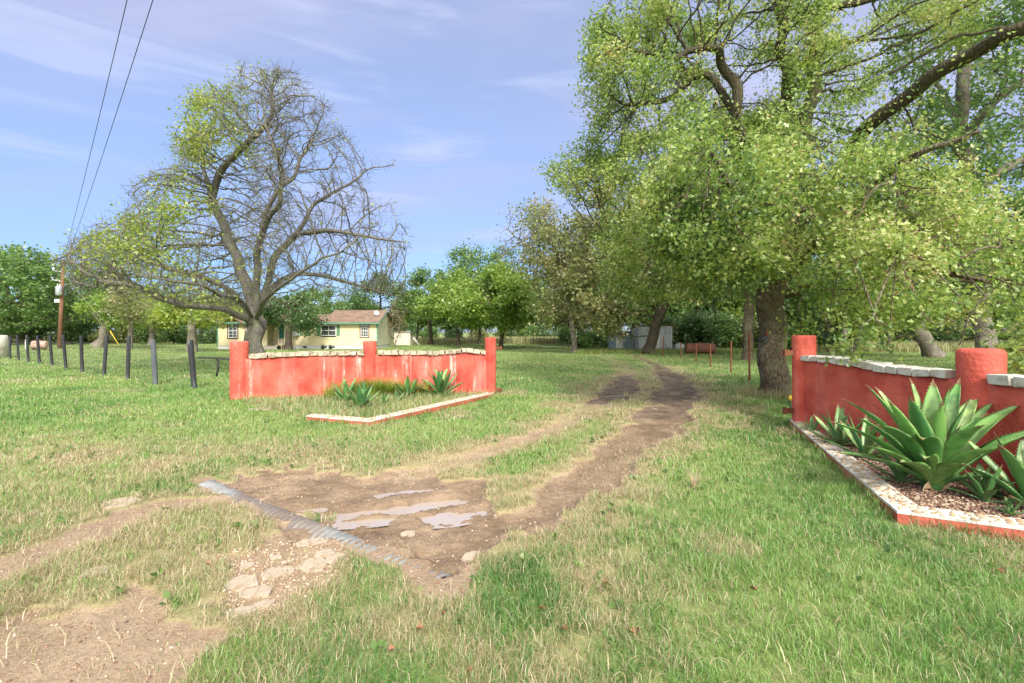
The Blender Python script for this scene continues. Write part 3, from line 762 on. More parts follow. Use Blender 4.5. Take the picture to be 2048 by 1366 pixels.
# ------------------------------------------------------------------ culvert pipe, slabs
A = Vector(gp(414, 962)); B = Vector(gp(882, 1146)); A.z = gz(A.x + .1, A.y + .1) + .008 - .155; B.z = gz(B.x, B.y) + .026 - .155
ax = (B - A); Lp = ax.length; Rm = ax.to_track_quat('Z', 'Y').to_matrix(); prof = []
nr = int(Lp / .0105)
for i in range(nr + 1):
    prof.append((.145 + (.010 if i < nr * .16 or i > nr * .52 else .004) * math.cos(2 * PI * i / 6.5), Lp * i / nr))
inner = [(r - .012, h) for r, h in prof[::4]][::-1]
m = MB(); b0 = len(m.v); n = 40
allp = prof + inner
for r, h in allp:
    for k in range(n):
        q = 2 * PI * k / n; m.v.append(tuple(A + Rm @ Vector((r * math.cos(q), r * math.sin(q), h))))
NP = len(allp)
for i in range(NP):
    j = (i + 1) % NP
    for k in range(n): m.f.append((i * n + k, i * n + (k + 1) % n, j * n + (k + 1) % n, j * n + k)); m.m.append(0)
o = m.build('culvert_pipe', MATS['pipe_steel'], None, True); tag(o, 'corrugated grey steel culvert pipe half buried in the mud', 'pipe')
SL = [(527, 817, 44, 10), (598, 829, 20, 8), (481, 1163, 50, 30), (512, 1182, 52, 22), (545, 1142, 34, 24), (572, 1136, 26, 20), (630, 1124, 42, 26), (623, 1079, 46, 14), (553, 1110, 18, 9), (492, 1128, 24, 12), (648, 1101, 34, 14), (524, 1206, 32, 18), (484, 1224, 52, 20),
      (672, 1112, 34, 18), (945, 1101, 30, 16), (191, 1148, 40, 26), (242, 1004, 46, 20), (815, 1056, 26, 12)]
WH = ['whitish buried edging stone near the left end of the weedy bed', 'small whitish stone at the broken end of the left cobble edging', 'broad pale slab at the left of the broken slabs below the culvert', 'long pale slab lying in front of the broad one among gravel', 'grey-brown slab behind the long pale slab', 'small slab beside the grey-brown one', 'pale slab between the gravel and the culvert',
      'thin muddy slab nearest the culvert pipe', 'very small stone on the grassy rim of the gravel', 'small pale stone behind the broad slab', 'muddy slab close beside the culvert rings', 'rounded slab at the front of the gravel patch', 'sunken brown slab at the lower left of the gravel patch',
      'brown slab at the foot of the culvert rings', 'flat pale stone at the right end of the mud pool', 'lone white stone in the grass at the far left', 'flat stone in the bare strip left of the culvert end', 'small stone beside the right-hand puddle']
for (px, py, w, h), lab in zip(SL, WH):
    x, y, _ = gp(px, py); s = y / F; a, b = w * s * .66, h * s * y / H * .6; n = 6; off = random.random() * 6
    rr = [(random.uniform(.8, 1.15)) for _ in range(n)]
    m = MB(); poly = [(a * rr[k] * math.cos(2 * PI * k / n + off), b * rr[k] * math.sin(2 * PI * k / n + off)) for k in range(n)]
    c = math.cos(.35); sn = math.sin(.35)
    m.prism(poly, -.03, .010, lambda u, v, z: (u * c - v * sn, u * sn + v * c, z + .06 * u * (random.random() - .3)))
    o = m.build('stone_slab', MATS['slab'], None, False, .004); o.location = (x, y, gz(x, y) + .004)
    tag(o, lab, 'stone', 'broken slabs and stones in the verge')

# ------------------------------------------------------------------ fences
PB = [(390, 778, 680, .056), (312, 770, 679, .052), (255, 759, 671, .044), (207, 751, 671, .043), (165, 745, 671, .042), (133, 739, 669, .042), (105, 732, 670, .042), (80, 728, 671, .042), (57, 723, 670, .042), (38, 721, 670, .04), (20, 718, 671, .04)]
ORD = ['thick black wooden end post holding the bent pipe', 'grey weathered wooden post next to the thick end post', 'third black fence post counting away from the red wall', 'fourth black fence post counting away from the red wall', 'fifth black fence post counting away from the red wall', 'sixth black fence post counting away from the red wall',
       'seventh black fence post counting away from the red wall', 'eighth black fence post, in front of the pinkish old tank', 'ninth black fence post counting away from the red wall', 'tenth black fence post, second from the pale concrete pillar', 'eleventh black fence post, next to the pale concrete pillar']
fpos = []
for i, ((px, pb, pt, r), lab) in enumerate(zip(PB, ORD)):
    x, y, _ = gp(px, pb); top = at(px, pt, y)[2]; r *= 1.35; lx, ly = random.uniform(-.02, .02), random.uniform(-.02, .02)
    m = MB(); n = 10; pts = [(lx * k, ly * k, -.2 + (top + .2) * k / 6) for k in range(7)]
    m.tube(pts, [r * random.uniform(.96, 1.04) for _ in range(6)] + [r * .93], n)
    o = m.build('fence_post', MATS['post_grey' if i == 1 else 'post_black'], None, True, .006); o.location = (x, y, 0); o.data.set_sharp_from_angle(angle=math.radians(45))
    tag(o, lab, 'post', 'posts of the wire fence on the left'); fpos.append((x, y, top))
m = MB()
for i in range(len(fpos) - 1):
    a, b = Vector(fpos[i]), Vector(fpos[i + 1]); a.z = b.z = 0; d = b - a; L = d.length; off = Vector((d.y, -d.x, 0)).normalized() * .06
    for k in range(9): m.tube([a + off + Vector((0, 0, .10 + .135 * k)), b + off + Vector((0, 0, .10 + .135 * k))], .0028, 3)
    nn = int(L / .15)
    for k in range(nn): p = a.lerp(b, (k + .5) / nn) + off; m.tube([p + Vector((0, 0, .1)), p + Vector((0, 0, 1.18))], .002, 3)
tag(m.build('wire_fence', MATS['wire']), 'fine woven wire mesh strung along the black posts', 'fence')
x, y, _ = gp(-4, 716); m = MB(); m.lathe([(.44, -.1), (.44, 1.1), (.42, 1.36), (.39, 1.40), (.2, 1.41)], (x, y, 0), 24)
tag(m.build('concrete_pillar', MATS['weathered_concrete'], None, True), 'pale round concrete pillar cut by the left edge of the photo', 'pillar')
# bent pipe rail
a = Vector(at(396, 715, 12.5)); b = Vector(at(466, 718, 10.9)); t = thing('pipe_rail', 'black steel pipe rail with a hanging bent arm between end post and red wall', 'rail', a)
m = MB(); m.tube([(0, 0, 0), b - a], .022, 8); m.build('rail', MATS['black_pipe'], t, True)
c0 = (b - a) * .52; m = MB(); m.tube([c0, c0 + Vector((.06, -.02, -.01)), c0 + Vector((.10, -.03, -.08)), c0 + Vector((.10, -.03, -.24)), c0 + Vector((.06, -.03, -.46))], .026, 8); m.build('bent_arm', MATS['black_pipe'], t, True)
m = MB(); p0, p1 = at(388, 688, 12.7), at(466, 783, 10.9); m.tube([p0, p1], .004, 4); m.tube([at(391, 690, 12.7), at(412, 708, 12.3), at(402, 697, 12.5)], .004, 4)
tag(m.build('brace_wire', MATS['wire']), 'slack pale brace wire slanting from end post down to red wall', 'wire')
PR = [(1532, 791, 661.5, .034), (1499, 762.6, 668, .030), (1462, 747, 682, .028), (1421, 734, 688, .03), (1392, 723, 687, .03), (1361.6, 716.5, 685, .03), (1326.4, 713, 672.5, .03), (1268.6, 703, 672.5, .035)]
OR = ['tall rusty steel post right against the big oak trunk', 'rusty steel post second nearest, left of the oak trunk', 'rusty steel post third nearest along the driveway', 'short rusty post just right of the rusty tank', 'short rusty post in front of the rusty tank right half', 'short rusty post in front of the small grey tank', 'rusty post before the zinc shed with the white door', 'rusty post before the blue tin shed']
for (px, pb, pt, r), lab in zip(PR, OR):
    x, y, _ = gp(px, pb); top = at(px, pt, y)[2]; r *= 1.1; m = MB(); l = random.uniform(-.03, .03)
    m.tube([(0, 0, -.2), (l * .5, 0, top * .5), (l, 0, top)], r, 10); o = m.build('steel_post', MATS['rust'], None, True); o.location = (x, y, 0); o.data.set_sharp_from_angle(angle=math.radians(45))
    tag(o, lab, 'post', 'rusty steel posts along the driveway')
FP = [1051, 1067, 1080, 1088, 1095, 1101, 1108]
for i, px in enumerate(FP):
    x, y, _ = gp(px, 690 - (i % 2)); m = MB(); m.tube([(0, 0, -.1), (0, 0, 1.25 + .25 * (i % 3 == 1))], .035, 6); o = m.build('fence_post', MATS['rust']); o.location = (x, y, 0)
    tag(o, 'thin dark post of the far fence in the gap between the trees', 'post', 'far fence posts beyond the lawn')
# black bar and camera bracket fixed to the tall rusty post, reaching behind the oak
t = thing('gate_latch_bar', 'black bar fixed on the tall rusty post, reaching behind the oak trunk', 'bar', at(1532, 677, 11.35))
m = MB(); m.tube([(-.19, 0, -.045), (.05, .0, .04)], .035, 8); m.build('bar', MATS['black_pipe'], t, True)
m = MB(); m.box((-.02, .03, -.03), (.10, .10, .17)); m.build('bracket', MATS['black_pipe'], t, False, .01)
# small garden stake by the right gate pillar
g0 = gp(1581, 833); t = thing('stake_light', 'small wire garden stake with a yellowish globe beside the red gate pillar', 'garden stake', g0)
m = MB(); m.tube([(0, 0, -.05), (-.02, 0, .2), (.0, 0, .38)], .006, 6); m.tube([(-.0, 0, .20), (.06, 0, .06)], .006, 6); m.tube([(0, 0, .24), (-.06, 0, .33)], .006, 6); m.build('stake', MATS['black_pipe'], t)
m = MB(); m.lathe([(.005, .30), (.04, .32), (.045, .35), (.035, .38), (.012, .40)], (0, 0, 0), 14); m.build('globe', MATS['yellow_plastic'], t, True)

# ------------------------------------------------------------------ house
HA = Vector((-26.9, 41.6, 0)); HB = Vector((-12.7, 42.8, 0)); hd = (HB - HA); HL = hd.length; hrz = math.atan2(hd.y, hd.x)
house = thing('farmhouse', 'yellow weatherboard bungalow with brown shingle roof and teal door', 'house', HA, hrz)
def hu(px):
    return s_of(px, HA, HB)
def hz(px, py):
    s = hu(px); p = HA + hd.normalized() * s; return H - (py - YH) * p.y / F
DEP = 7.6; z0, z1 = .36, 2.52
def siding(m, u0, u1, v, zb, zt, outn=-1, lap=.19, ax='u', holes=()):
    z = zb
    while z < zt - .01:
        zz = min(z + lap, zt); segs = [(u0, u1)]
        for (a, b, c, d) in holes:
            if zz > c + .02 and z < d - .02:
                ns = []
                for (p, q) in segs:
                    if b <= p or a >= q: ns.append((p, q)); continue
                    if a > p: ns.append((p, a))
                    if b < q: ns.append((b, q))
                segs = ns
        for (p, q) in segs:
            if q - p < .02: continue
            poly = [(0, z), (outn * .045, z), (outn * .022, zz), (0, zz)]
            if ax == 'u': m.prism(poly, p, q, lambda a, b, h: (h, v + a, b))
            else: m.prism(poly, p, q, lambda a, b, h: (v + a, h, b))
        z = zz
W1 = (hu(457), hu(475), hz(466, 675.5), hz(466, 647.5)); W2 = (hu(492), hu(507), hz(498, 675.5), hz(498, 647.5))
DR = (hu(547), hu(563.5), hz(555, 688), hz(555, 650)); W3 = (hu(583), hu(599), hz(590, 672), hz(590, 651.5))
W4 = (hu(642), hu(672.5), hz(657, 671.5), hz(657, 650.5)); W5 = (hu(721.5), hu(737), hz(729, 674), hz(729, 649.5))
m = MB(); pa, pb_ = hu(534), hu(569)
siding(m, 0, pa, 0, z0, z1, holes=[W1, W2]); siding(m, pb_, HL, 0, z0, z1, holes=[W3, W4, W5]); siding(m, pa, pb_, 1.3, z0, z1, holes=[DR])
siding(m, 0, 1.3, pa, z0, z1, 1, ax='v'); siding(m, 0, 1.3, pb_, z0, z1, -1, ax='v')
m.box((pa / 2, .12 + .02, (z0 + z1) / 2), (pa, .0, .0))
siding(m, 0, DEP, 0, z0, z1, -1, ax='v'); siding(m, 0, HL, DEP, z0, z1, 1)
m.build('wall', MATS['siding'], house)
m = MB(); siding(m, 0, DEP, HL, z0, z1, 1, ax='v')
z = z1
RZ = 3.72
while z < RZ - .1:
    zz = min(z + .19, RZ - .08); k = (z - z1) / (RZ - z1) * DEP / 2
    m.prism([(0, z), (.045, z), (.022, zz), (0, zz)], k, DEP - k, lambda a, b, h: (HL + a, h, b)); z = zz
o = m.build('gable_wall', MATS['siding_side'], house); o['label'] = 'faded whitish gable end wall'
m = MB(); m.box((pa / 2 + .0, .06, z0 / 2), (pa, .1, z0)); m.box(((pb_ + HL) / 2, .06, z0 / 2), (HL - pb_, .1, z0)); m.box((HL - .06, DEP / 2, z0 / 2), (.1, DEP - .4, z0)); m.box((.06, DEP / 2, z0 / 2), (.1, DEP - .4, z0))
m.build('skirting', MATS['skirt'], house)
# roof: main gable from the porch to the right end, lower wing on the left with a small front gable over the porch side
def gable(m, u0, u1, ze, zr, ov=.45, v0=0, v1=DEP, t=.10):
    c = (v0 + v1) / 2; sl = (zr - ze) / (c - v0); a = v0 - ov; b = v1 + ov; za = ze - ov * sl
    poly = [(a, za), (c, zr), (b, za), (b, za + t), (c, zr + t), (a, za + t)]
    m.prism(poly, u0, u1, lambda p, q, h: (h, p, q))
m = MB(); gable(m, hu(646), HL + .3, z1 + .06, RZ); gable(m, -.35, hu(646) - .004, z1 + .02, RZ - .42)
rf = m.build('roof', MATS['roof'], house)
m = MB(); m.box(((hu(646) + HL + .3) / 2, -.47, z1 - .11), (HL + .3 - hu(646), .04, .13)); m.box((hu(646) / 2 - .2, -.47, z1 - .10), (hu(646) + .34, .04, .12)); m.box((HL + .32, DEP / 4 - .12, (z1 + RZ) / 2 - .02), (.04, 4.3, .12), R=Matrix.Rotation(math.atan2(RZ - z1, DEP / 2), 3, 'X'))
m.box((HL + .02, .0, (z0 + z1) / 2), (.12, .12, z1 - z0)); m.box((0, 0, (z0 + z1) / 2), (.10, .12, z1 - z0))
m.build('trim', MATS['trim_green'], house)
m = MB(); u = hu(470)   # little green-edged gable over the left wing
m.prism([(-1.0, -.35), (0, .28), (1.0, -.35), (1.0, -.23), (0, .40), (-1.0, -.23)], -.6, 1.4, lambda a, b, h: (u + a * .9, h, z1 + b + .15)); m.build('porch_gable', MATS['roof'], house)
def window(w, frame='white_paint', casing='trim_brown', cols=2, rows=3, v=0.0, double=False):
    a, b, c, d = w; f = MB(); cw = .09
    if casing:
        k = MB(); k.box(((a + b) / 2, v - .05, d + cw / 2), (b - a + 2 * cw, .05, cw)); k.box(((a + b) / 2, v - .05, c - cw / 2), (b - a + 2 * cw, .05, cw))
        k.box((a - cw / 2, v - .05, (c + d) / 2), (cw, .05, d - c)); k.box((b + cw / 2, v - .05, (c + d) / 2), (cw, .05, d - c)); 
    fr = .055
    f.box(((a + b) / 2, v - .03, d - fr / 2), (b - a, .05, fr)); f.box(((a + b) / 2, v - .03, c + fr / 2), (b - a, .05, fr))
    f.box((a + fr / 2, v - .03, (c + d) / 2), (fr, .05, d - c - 2 * fr)); f.box((b - fr / 2, v - .03, (c + d) / 2), (fr, .05, d - c - 2 * fr))
    for k_ in range(1, cols): f.box((a + (b - a) * k_ / cols, v - .022, (c + d) / 2), (.035, .03, d - c - 2 * fr))
    for k_ in range(1, rows): f.box(((a + b) / 2, v - .020, c + (d - c) * k_ / rows), (b - a - 2 * fr, .026, .05 if k_ * 2 == rows else .03))
    o = f.build('window', MATS[frame], house)
    if casing: k.build('casing', MATS[casing], o)
    g = MB(); g.box(((a + b) / 2, v - .004, (c + d) / 2), (b - a - .02, .012, d - c - .02)); g.build('pane', MATS['glass'], o)
window(W1, cols=2, rows=4); window(W2, cols=2, rows=4); window(W5, cols=3, rows=4); window(W3, casing=None, cols=1, rows=2); window(W4, casing=None, cols=2, rows=2)
for (a, b) in ((hu(634), hu(641.5)), (hu(673.5), hu(680)), (hu(600), hu(606)), (hu(612), hu(620))):
    m = MB(); m.box(((a + b) / 2, -.06, (W4[2] + W4[3]) / 2), (b - a, .03, W4[3] - W4[2]))
    for k in range(12): m.box(((a + b) / 2, -.078, W4[2] + .06 + k * .075), (b - a - .08, .012, .035))
    m.build('shutter', MATS['shutter'], house)
m = MB(); m.box(((DR[0] + DR[1]) / 2, 1.25, (DR[2] + DR[3]) / 2), (DR[1] - DR[0] - .02, .05, DR[3] - DR[2])); d_ = m.build('door', MATS['door_teal'], house)
m = MB(); m.tube([(DR[0] + .08, 1.2, 1.35), (DR[0] + .08, 1.15, 1.35)], .03, 8); m.build('handle', MATS['black_pipe'], d_)
m = MB(); m.box((DR[0] - .06, 1.24, (DR[2] + DR[3]) / 2), (.1, .08, DR[3] - DR[2] + .1)); m.box((DR[1] + .06, 1.24, (DR[2] + DR[3]) / 2), (.1, .08, DR[3] - DR[2] + .1)); m.build('door_frame', MATS['white_paint'], house)
m = MB(); m.box(((pa + pb_) / 2, .6, .30), (pb_ - pa - .1, 1.3, .12))
for k in range(3): m.box(((pa + pb_) / 2 - .3, -.2 - .28 * k, .24 - .09 * k), (1.5, .27, .10))
m.build('porch_steps', MATS['wood_step'], house)
m = MB(); a, c = (hu(583) + .35), W3[2] + .17; m.box((a, -.22, c), (.62, .42, .40)); ac = m.build('window_air_conditioner', MATS['white_paint'], house, False, .02)
m = MB()
for k in range(6): m.box((a, -.436, c - .13 + k * .05), (.5, .012, .02))
m.build('grille', MATS['glass'], ac)
for u in (hu(650) , hu(666), hu(610)):
    m = MB(); m.box((u, -.01, .20), (.34, .02, .16)); m.build('vent', MATS['glass'], house)
# dish on the roof
dm = MB(); c = Vector((hu(746), 1.6, 3.45)); Rm = Vector((.45, -.7, .45)).to_track_quat('Z', 'Y').to_matrix()
dm.lathe([(.02, -.06), (.15, -.045), (.26, .0), (.265, .01), (.15, -.03), (.01, -.045)], c, 20, Rm); dm.tube([c + Rm @ Vector((0, -.24, 0)), c + Rm @ Vector((0, -.1, .32))], .015, 5); dm.tube([c + Rm @ Vector((0, 0, -.05)), c + Vector((0, .1, -.4))], .025, 6)
dm.build('satellite_dish', MATS['porcelain'], house, True)
# odds and ends by the steps
hM = Matrix.Translation(HA) @ Matrix.Rotation(hrz, 4, 'Z')
def hw(u, v, z=0): return hM @ Vector((u, v, z))
t = thing('wooden_chair', 'small slatted wooden chair leaning by the porch steps', 'chair', hw(hu(567), -.8), hrz)
m = MB(); m.box((0, 0, .42), (.5, .45, .04)); m.build('seat', MATS['lumber'], t)
m = MB(); [m.box((-.2 + .13 * k, .24, .7), (.07, .03, .6)) for k in range(4)]; m.build('backrest', MATS['lumber'], t)
for sx in (-.22, .22):
    for sy in (-.2, .2): m = MB(); m.box((sx, sy, .2), (.05, .05, .42)); m.build('leg', MATS['lumber'], t)
for i, (u, w) in enumerate(((hu(563), .3), (hu(650) , .28), (hu(665), .3))):
    t = thing('flower_pot', ['dark plant pot beside the porch steps', 'dark plant pot against the white skirting, left one under the double window', 'dark plant pot against the white skirting, right one under the double window'][i], 'pot', hw(u, -.6), 0, 'dark pots along the house')
    m = MB(); m.lathe([(.12, 0), (.17, .26), (.19, .28), (.16, .28), (.14, .22)], (0, 0, 0), 14); m.build('pot', MATS['post_black'], t, True)
    scatter('plant', ICO0, np.array([(random.uniform(-.12, .12), random.uniform(-.12, .12), .3 + random.uniform(0, .12)) for _ in range(25)]), np.full((25, 3), .035), MATS['leaf_dark'], t)
# ------------------------------------------------------------------ outbuildings
def shed(name, label, x0, x1, yb, pt, mat, rz=.08, dep=2.2, roofm='rust', slope=.25, corr=True):
    a = gp(x0, yb); Y0 = a[1]; b = at(x1, yb, Y0); w = b[0] - a[0]; h = H - (pt - YH) * Y0 / F
    t = thing(name, label, 'shed', a, rz); m = MB()
    def wall(p, q, n, hh0, hh1):
        vs = []; fs = []; N = int((Vector(q) - Vector(p)).length / .05); 
        for i in range(N + 1):
            s = i / N; x, y = p[0] + (q[0] - p[0]) * s, p[1] + (q[1] - p[1]) * s; o = .012 * math.sin(i * PI / 2) if corr else (.012 if i % 4 == 0 else 0)
            hh = hh0 + (hh1 - hh0) * s
            vs += [(x + n[0] * o, y + n[1] * o, 0), (x + n[0] * o, y + n[1] * o, hh), (x - n[0] * .04, y - n[1] * .04, 0), (x - n[0] * .04, y - n[1] * .04, hh)]
        for i in range(N): b0 = i * 4; fs += [(b0, b0 + 4, b0 + 5, b0 + 1), (b0 + 2, b0 + 3, b0 + 7, b0 + 6), (b0 + 1, b0 + 5, b0 + 7, b0 + 3)]
        m.add(vs, fs)
    wall((0, 0), (w, 0), (0, -1), h, h); wall((w + .01, 0.02), (w + .01, dep), (1, 0), h, h - slope); wall((w, dep), (0, dep), (0, 1), h - slope, h - slope); wall((-.01, dep), (-.01, 0.02), (-1, 0), h - slope, h)
    m.build('wall', MATS[mat], t)
    r = MB(); r.prism([(-.15, h + .03), (dep + .15, h - slope + .03), (dep + .15, h - slope + .07), (-.15, h + .07)], -.12, w + .12, lambda p, q, hh: (hh, p, q)); r.build('roof', MATS[roofm], t)
    return t, w, h, Y0
def brace_door(t, a, b, c, d, Y0):
    m = MB(); w, h = b - a, d - c; m.box((a + w / 2, -.045, c + h / 2), (w, .03, h)); 
    do = m.build('door', MATS['white_board'], t); m = MB(); ang = math.atan2(h, w); l = math.hypot(w, h) - .1
    for s in (1, -1): m.box((a + w / 2, -.072 - .004 * s, c + h / 2), (l, .02, .05), R=Matrix.Rotation(-s * ang, 3, 'Y'))
    for q in (c + .03, d - .03): m.box((a + w / 2, -.082, q), (w, .014, .06))
    m.build('brace', MATS['zinc'], do)
t, w, h, Y0 = shed('tin_shed', 'blue-grey tin shed with white braced door, half hidden by leaves', 1231, 1276, 702, 664, 'blue_tin'); s = Y0 / F
brace_door(t, .05, 15 * s, .05, 34 * s, Y0)
t, w, h, Y0 = shed('zinc_shed', 'taller grey zinc shed with white braced door behind leaning tree', 1277, 1346, 703.5, 652, 'zinc', .05); s = Y0 / F
brace_door(t, 26 * s, 43 * s, .15, 36 * s, Y0)
m = MB(); m.box((62 * s * .9, -.03, h * .5), (.03, .03, h * .9)); m.build('corner_trim', MATS['zinc'], t)
t, w, h, Y0 = shed('garden_shed', 'small cream shed with double doors standing right of the house', 788, 820, 691, 665, 'shed_cream', .06, 2.0, 'shed_cream', .1, False)
for k in (0, 1): m = MB(); m.box((w * (.27 + .44 * k), -.035, h * .47), (w * .42, .03, h * .86)); m.build('door', MATS['shed_cream'], t)
m = MB(); bx, by, _ = gp(826, 690)
for k in range(9): a = random.uniform(-.9, .9); m.tube([(a, random.uniform(-.2, .2), 0), (a * .5 - .6, .5, random.uniform(.8, 1.3))], .05, 4)
o = m.build('lumber_pile', MATS['white_board']); o.location = (bx, by, 0); tag(o, 'pale boards leaning in a heap against the cream shed', 'boards')
def tank(name, label, x0, x1, yt, yb, mat, rz=0):
    a = gp((x0 + x1) / 2, yb); Y0 = a[1]; L = (x1 - x0) * Y0 / F; r = (yb - yt) * Y0 / F / 2
    t = thing(name, label, 'tank', a, rz); m = MB(); M = Vector((1, 0, 0)).to_track_quat('Z', 'Y').to_matrix(); e = r * .45
    prof = [(r * math.sin(q) * 1.0, -L / 2 + e - e * math.cos(q)) for q in (.15, .5, .9, 1.25, 1.57)] + [(r * math.sin(q), L / 2 - e + e * math.cos(q)) for q in (1.57, 1.25, .9, .5, .15)]
    m.lathe(prof, (0, 0, r + .06), 28, M); m.build('tank_body', MATS[mat], t, True)
    for s in (-.3, .3): m = MB(); m.box((L * s, 0, .08), (.12, r * 1.5, .2)); m.build('saddle', MATS['post_black'], t)
    m = MB(); m.tube([(0, 0, 2 * r), (0, 0, 2 * r + .14)], .09, 10); m.build('valve_cap', MATS[mat], t)
tank('propane_tank', 'large rusty brown cylinder tank lying in front of the bushes', 1370, 1431, 688, 708.5, 'tank_rust', -.05)
tank('propane_tank', 'small grey-white tank between the zinc shed and the rusty tank', 1349, 1369, 689, 705, 'tank_grey', .1)
tank('old_tank', 'pinkish old tank lying on the lawn beyond the wire fence', 66, 91, 683, 700, 'pink_tank', .5)
m = MB(); p = gp(71.5, 700); m.tube([(0, 0, 0), (0.06, 0, .95)], .10, 8); o = m.build('white_tube', MATS['white_board'], None, True); o.location = (p[0], p[1] - .8, 0); tag(o, 'short white plastic pipe standing upright beside the pinkish tank', 'pipe')

# ------------------------------------------------------------------ utility pole
g = gp(119, 697); Y0 = g[1]; pole = thing('utility_pole', 'tall brown wooden utility pole carrying a grey transformer', 'utility pole', g)
tp = Vector(at(127, 519, Y0)) - Vector(g); m = MB(); m.tube([Vector((0, 0, -.2)), tp * .5, tp], [.19, .16, .13], 12); m.build('pole', MATS['pole_wood'], pole, True)
def pv(px, py): return Vector(at(px, py, Y0)) - Vector(g)
m = MB(); c = pv(124.5, 582) + Vector((.02, -.36, 0)); m.lathe([(.18, -.46), (.24, -.42), (.24, .36), (.20, .42), (.05, .46)], c, 16); tr = m.build('transformer', MATS['zinc'], pole, True)
for s in (-.1, .12): m = MB(); m.lathe([(.03, 0), (.06, .05), (.03, .09), (.06, .13), (.03, .2)], c + Vector((s, 0, .42)), 8); m.build('bushing', MATS['porcelain'], tr, True)
m = MB(); m.box(pv(117, 602) + Vector((0, -.1, 0)), (.5, .18, .34)); m.build('meter_box', MATS['porcelain'], pole, False, .04)
m = MB(); m.tube([pv(125, 544), pv(107, 541)], .03, 6); m.lathe([(.05, 0), (.11, .06), (.05, .12), (.11, .2), (.05, .3)], pv(107, 541), 10); m.build('insulator', MATS['porcelain'], pole, True)
m = MB(); m.tube([pv(123, 562), pv(106, 560), pv(104, 556)], .05, 6); m.lathe([(.05, 0), (.12, .06), (.06, .14)], pv(104, 557), 10); m.build('cutout_arm', MATS['zinc'], pole, True)
m = MB(); m.tube([pv(126, 548), pv(157, 584), pv(212, 648)], .012, 4); m.build('guy_wire', MATS['wire'], pole)
q0 = Vector(gp(238, 690.5)); m = MB(); m.tube([Vector(at(217, 657, q0.y + .2)), q0], .045, 6); tag(m.build('guy_guard', MATS['yellow_plastic'], None, True), 'yellow plastic guard slanting on the guy wire over the lawn', 'guard')
def cable(name, label, a, b, sag):
    a, b = Vector(a), Vector(b); m = MB(); pts = []
    for i in range(41): t = i / 40; p = a.lerp(b, t); p.z -= sag * 4 * t * (1 - t); pts.append(p)
    m.tube(pts, .011, 5); tag(m.build(name, MATS['cable'], None, True), label, 'cable', 'overhead power cables')
top = Vector(at(128, 522, Y0))
def ext(p, q, Yt): d = q - p; return p + d * ((Yt - p.y) / d.y)
cable('power_cable', 'overhead cable nearer the left edge of the sky', top + Vector((-.1, 0, 0)), ext(top, Vector(at(240, 24, 14)), -12), .75)
cable('power_cable', 'thicker overhead cable, right one of the pair in the sky', top + Vector((.15, 0, -.1)), ext(top, Vector(at(277, 24, 14)), -12), .75)
# ------------------------------------------------------------------ trees: space colonisation
def colonise(limbs, att, step, infl, kill, iters, rng, jit=.15, trop=(0, 0, 0), maxn=40000, outw=.3):
    pos, par, mr = [], [], []
    for li, (pts, r0, r1) in enumerate(limbs):
        pts = [np.array(p, float) for p in pts]
        seg = [np.linalg.norm(pts[i + 1] - pts[i]) for i in range(len(pts) - 1)]; L = sum(seg)
        n = max(2, int(L / step)); 
        if li == 0: last = -1; k0 = 0
        else:
            A = np.array(pos); last = int(np.argmin(((A - pts[0]) ** 2).sum(1))); k0 = 1
        # catmull-rom through the points
        P = [2 * pts[0] - pts[1]] + pts + [2 * pts[-1] - pts[-2]]
        for k in range(k0, n + 1):
            t = k / n * (len(pts) - 1); i = min(int(t), len(pts) - 2); u = t - i
            a, b, c, d = P[i], P[i + 1], P[i + 2], P[i + 3]
            q = .5 * ((2 * b) + (c - a) * u + (2 * a - 5 * b + 4 * c - d) * u * u + (3 * b - a - 3 * c + d) * u ** 3)
            w = min(1, k / n * 3)
            q = q + rng.normal(0, .03 * step, 3) * w + .35 * r0 * w * np.array([math.sin(k * .9 + li), math.cos(k * .7 + li * 2), 0])
            if k == 0 and li: continue
            pos.append(q); par.append(last); mr.append(r0 + (r1 - r0) * k / n); last = len(pos) - 1
    P = np.array(pos); par = list(par); mr = list(mr)
    if att is None or len(att) == 0: return P, np.array(par), np.array(mr)
    att = np.array(att); nd = np.full(len(att), 1e9); ni = np.zeros(len(att), int); alive = np.ones(len(att), bool)
    def upd(N, base):
        for s in range(0, len(N), 256):
            B = N[s:s + 256]; d = np.sqrt(((att[:, None] - B[None]) ** 2).sum(-1)); j = d.argmin(1); dm = d[np.arange(len(att)), j]
            k = dm < nd; nd[k] = dm[k]; ni[k] = base + s + j[k]
    upd(P, 0); trop = np.array(trop); kids = {}; cen = np.array([P[0][0], P[0][1], np.percentile(att[:, 2], 12)])
    for it in range(iters):
        alive &= nd > kill
        use = alive & (nd < infl * (3 if it < 12 else 1))
        if not use.any(): break
        idx = ni[use]; v = att[use] - P[idx]; v /= np.linalg.norm(v, axis=1)[:, None] + 1e-9
        u, inv = np.unique(idx, return_inverse=True); D = np.zeros((len(u), 3)); np.add.at(D, inv, v)
        D /= np.linalg.norm(D, axis=1)[:, None] + 1e-9; rd = P[u] - cen; rd /= np.linalg.norm(rd, axis=1)[:, None] + 1e-9; D += rng.normal(0, jit, D.shape) + trop + outw * rd; D /= np.linalg.norm(D, axis=1)[:, None]
        cnt = np.array([kids.get(int(q), 0) for q in u]); ok = cnt < 3
        if not ok.any(): break
        u, D = u[ok], D[ok]; N = P[u] + D * step
        for q in u: kids[int(q)] = kids.get(int(q), 0) + 1
        base = len(P); P = np.concatenate([P, N]); par += list(u); mr += [0] * len(u); upd(N, base)
        if len(P) > maxn: break
    return P, np.array(par), np.array(mr)
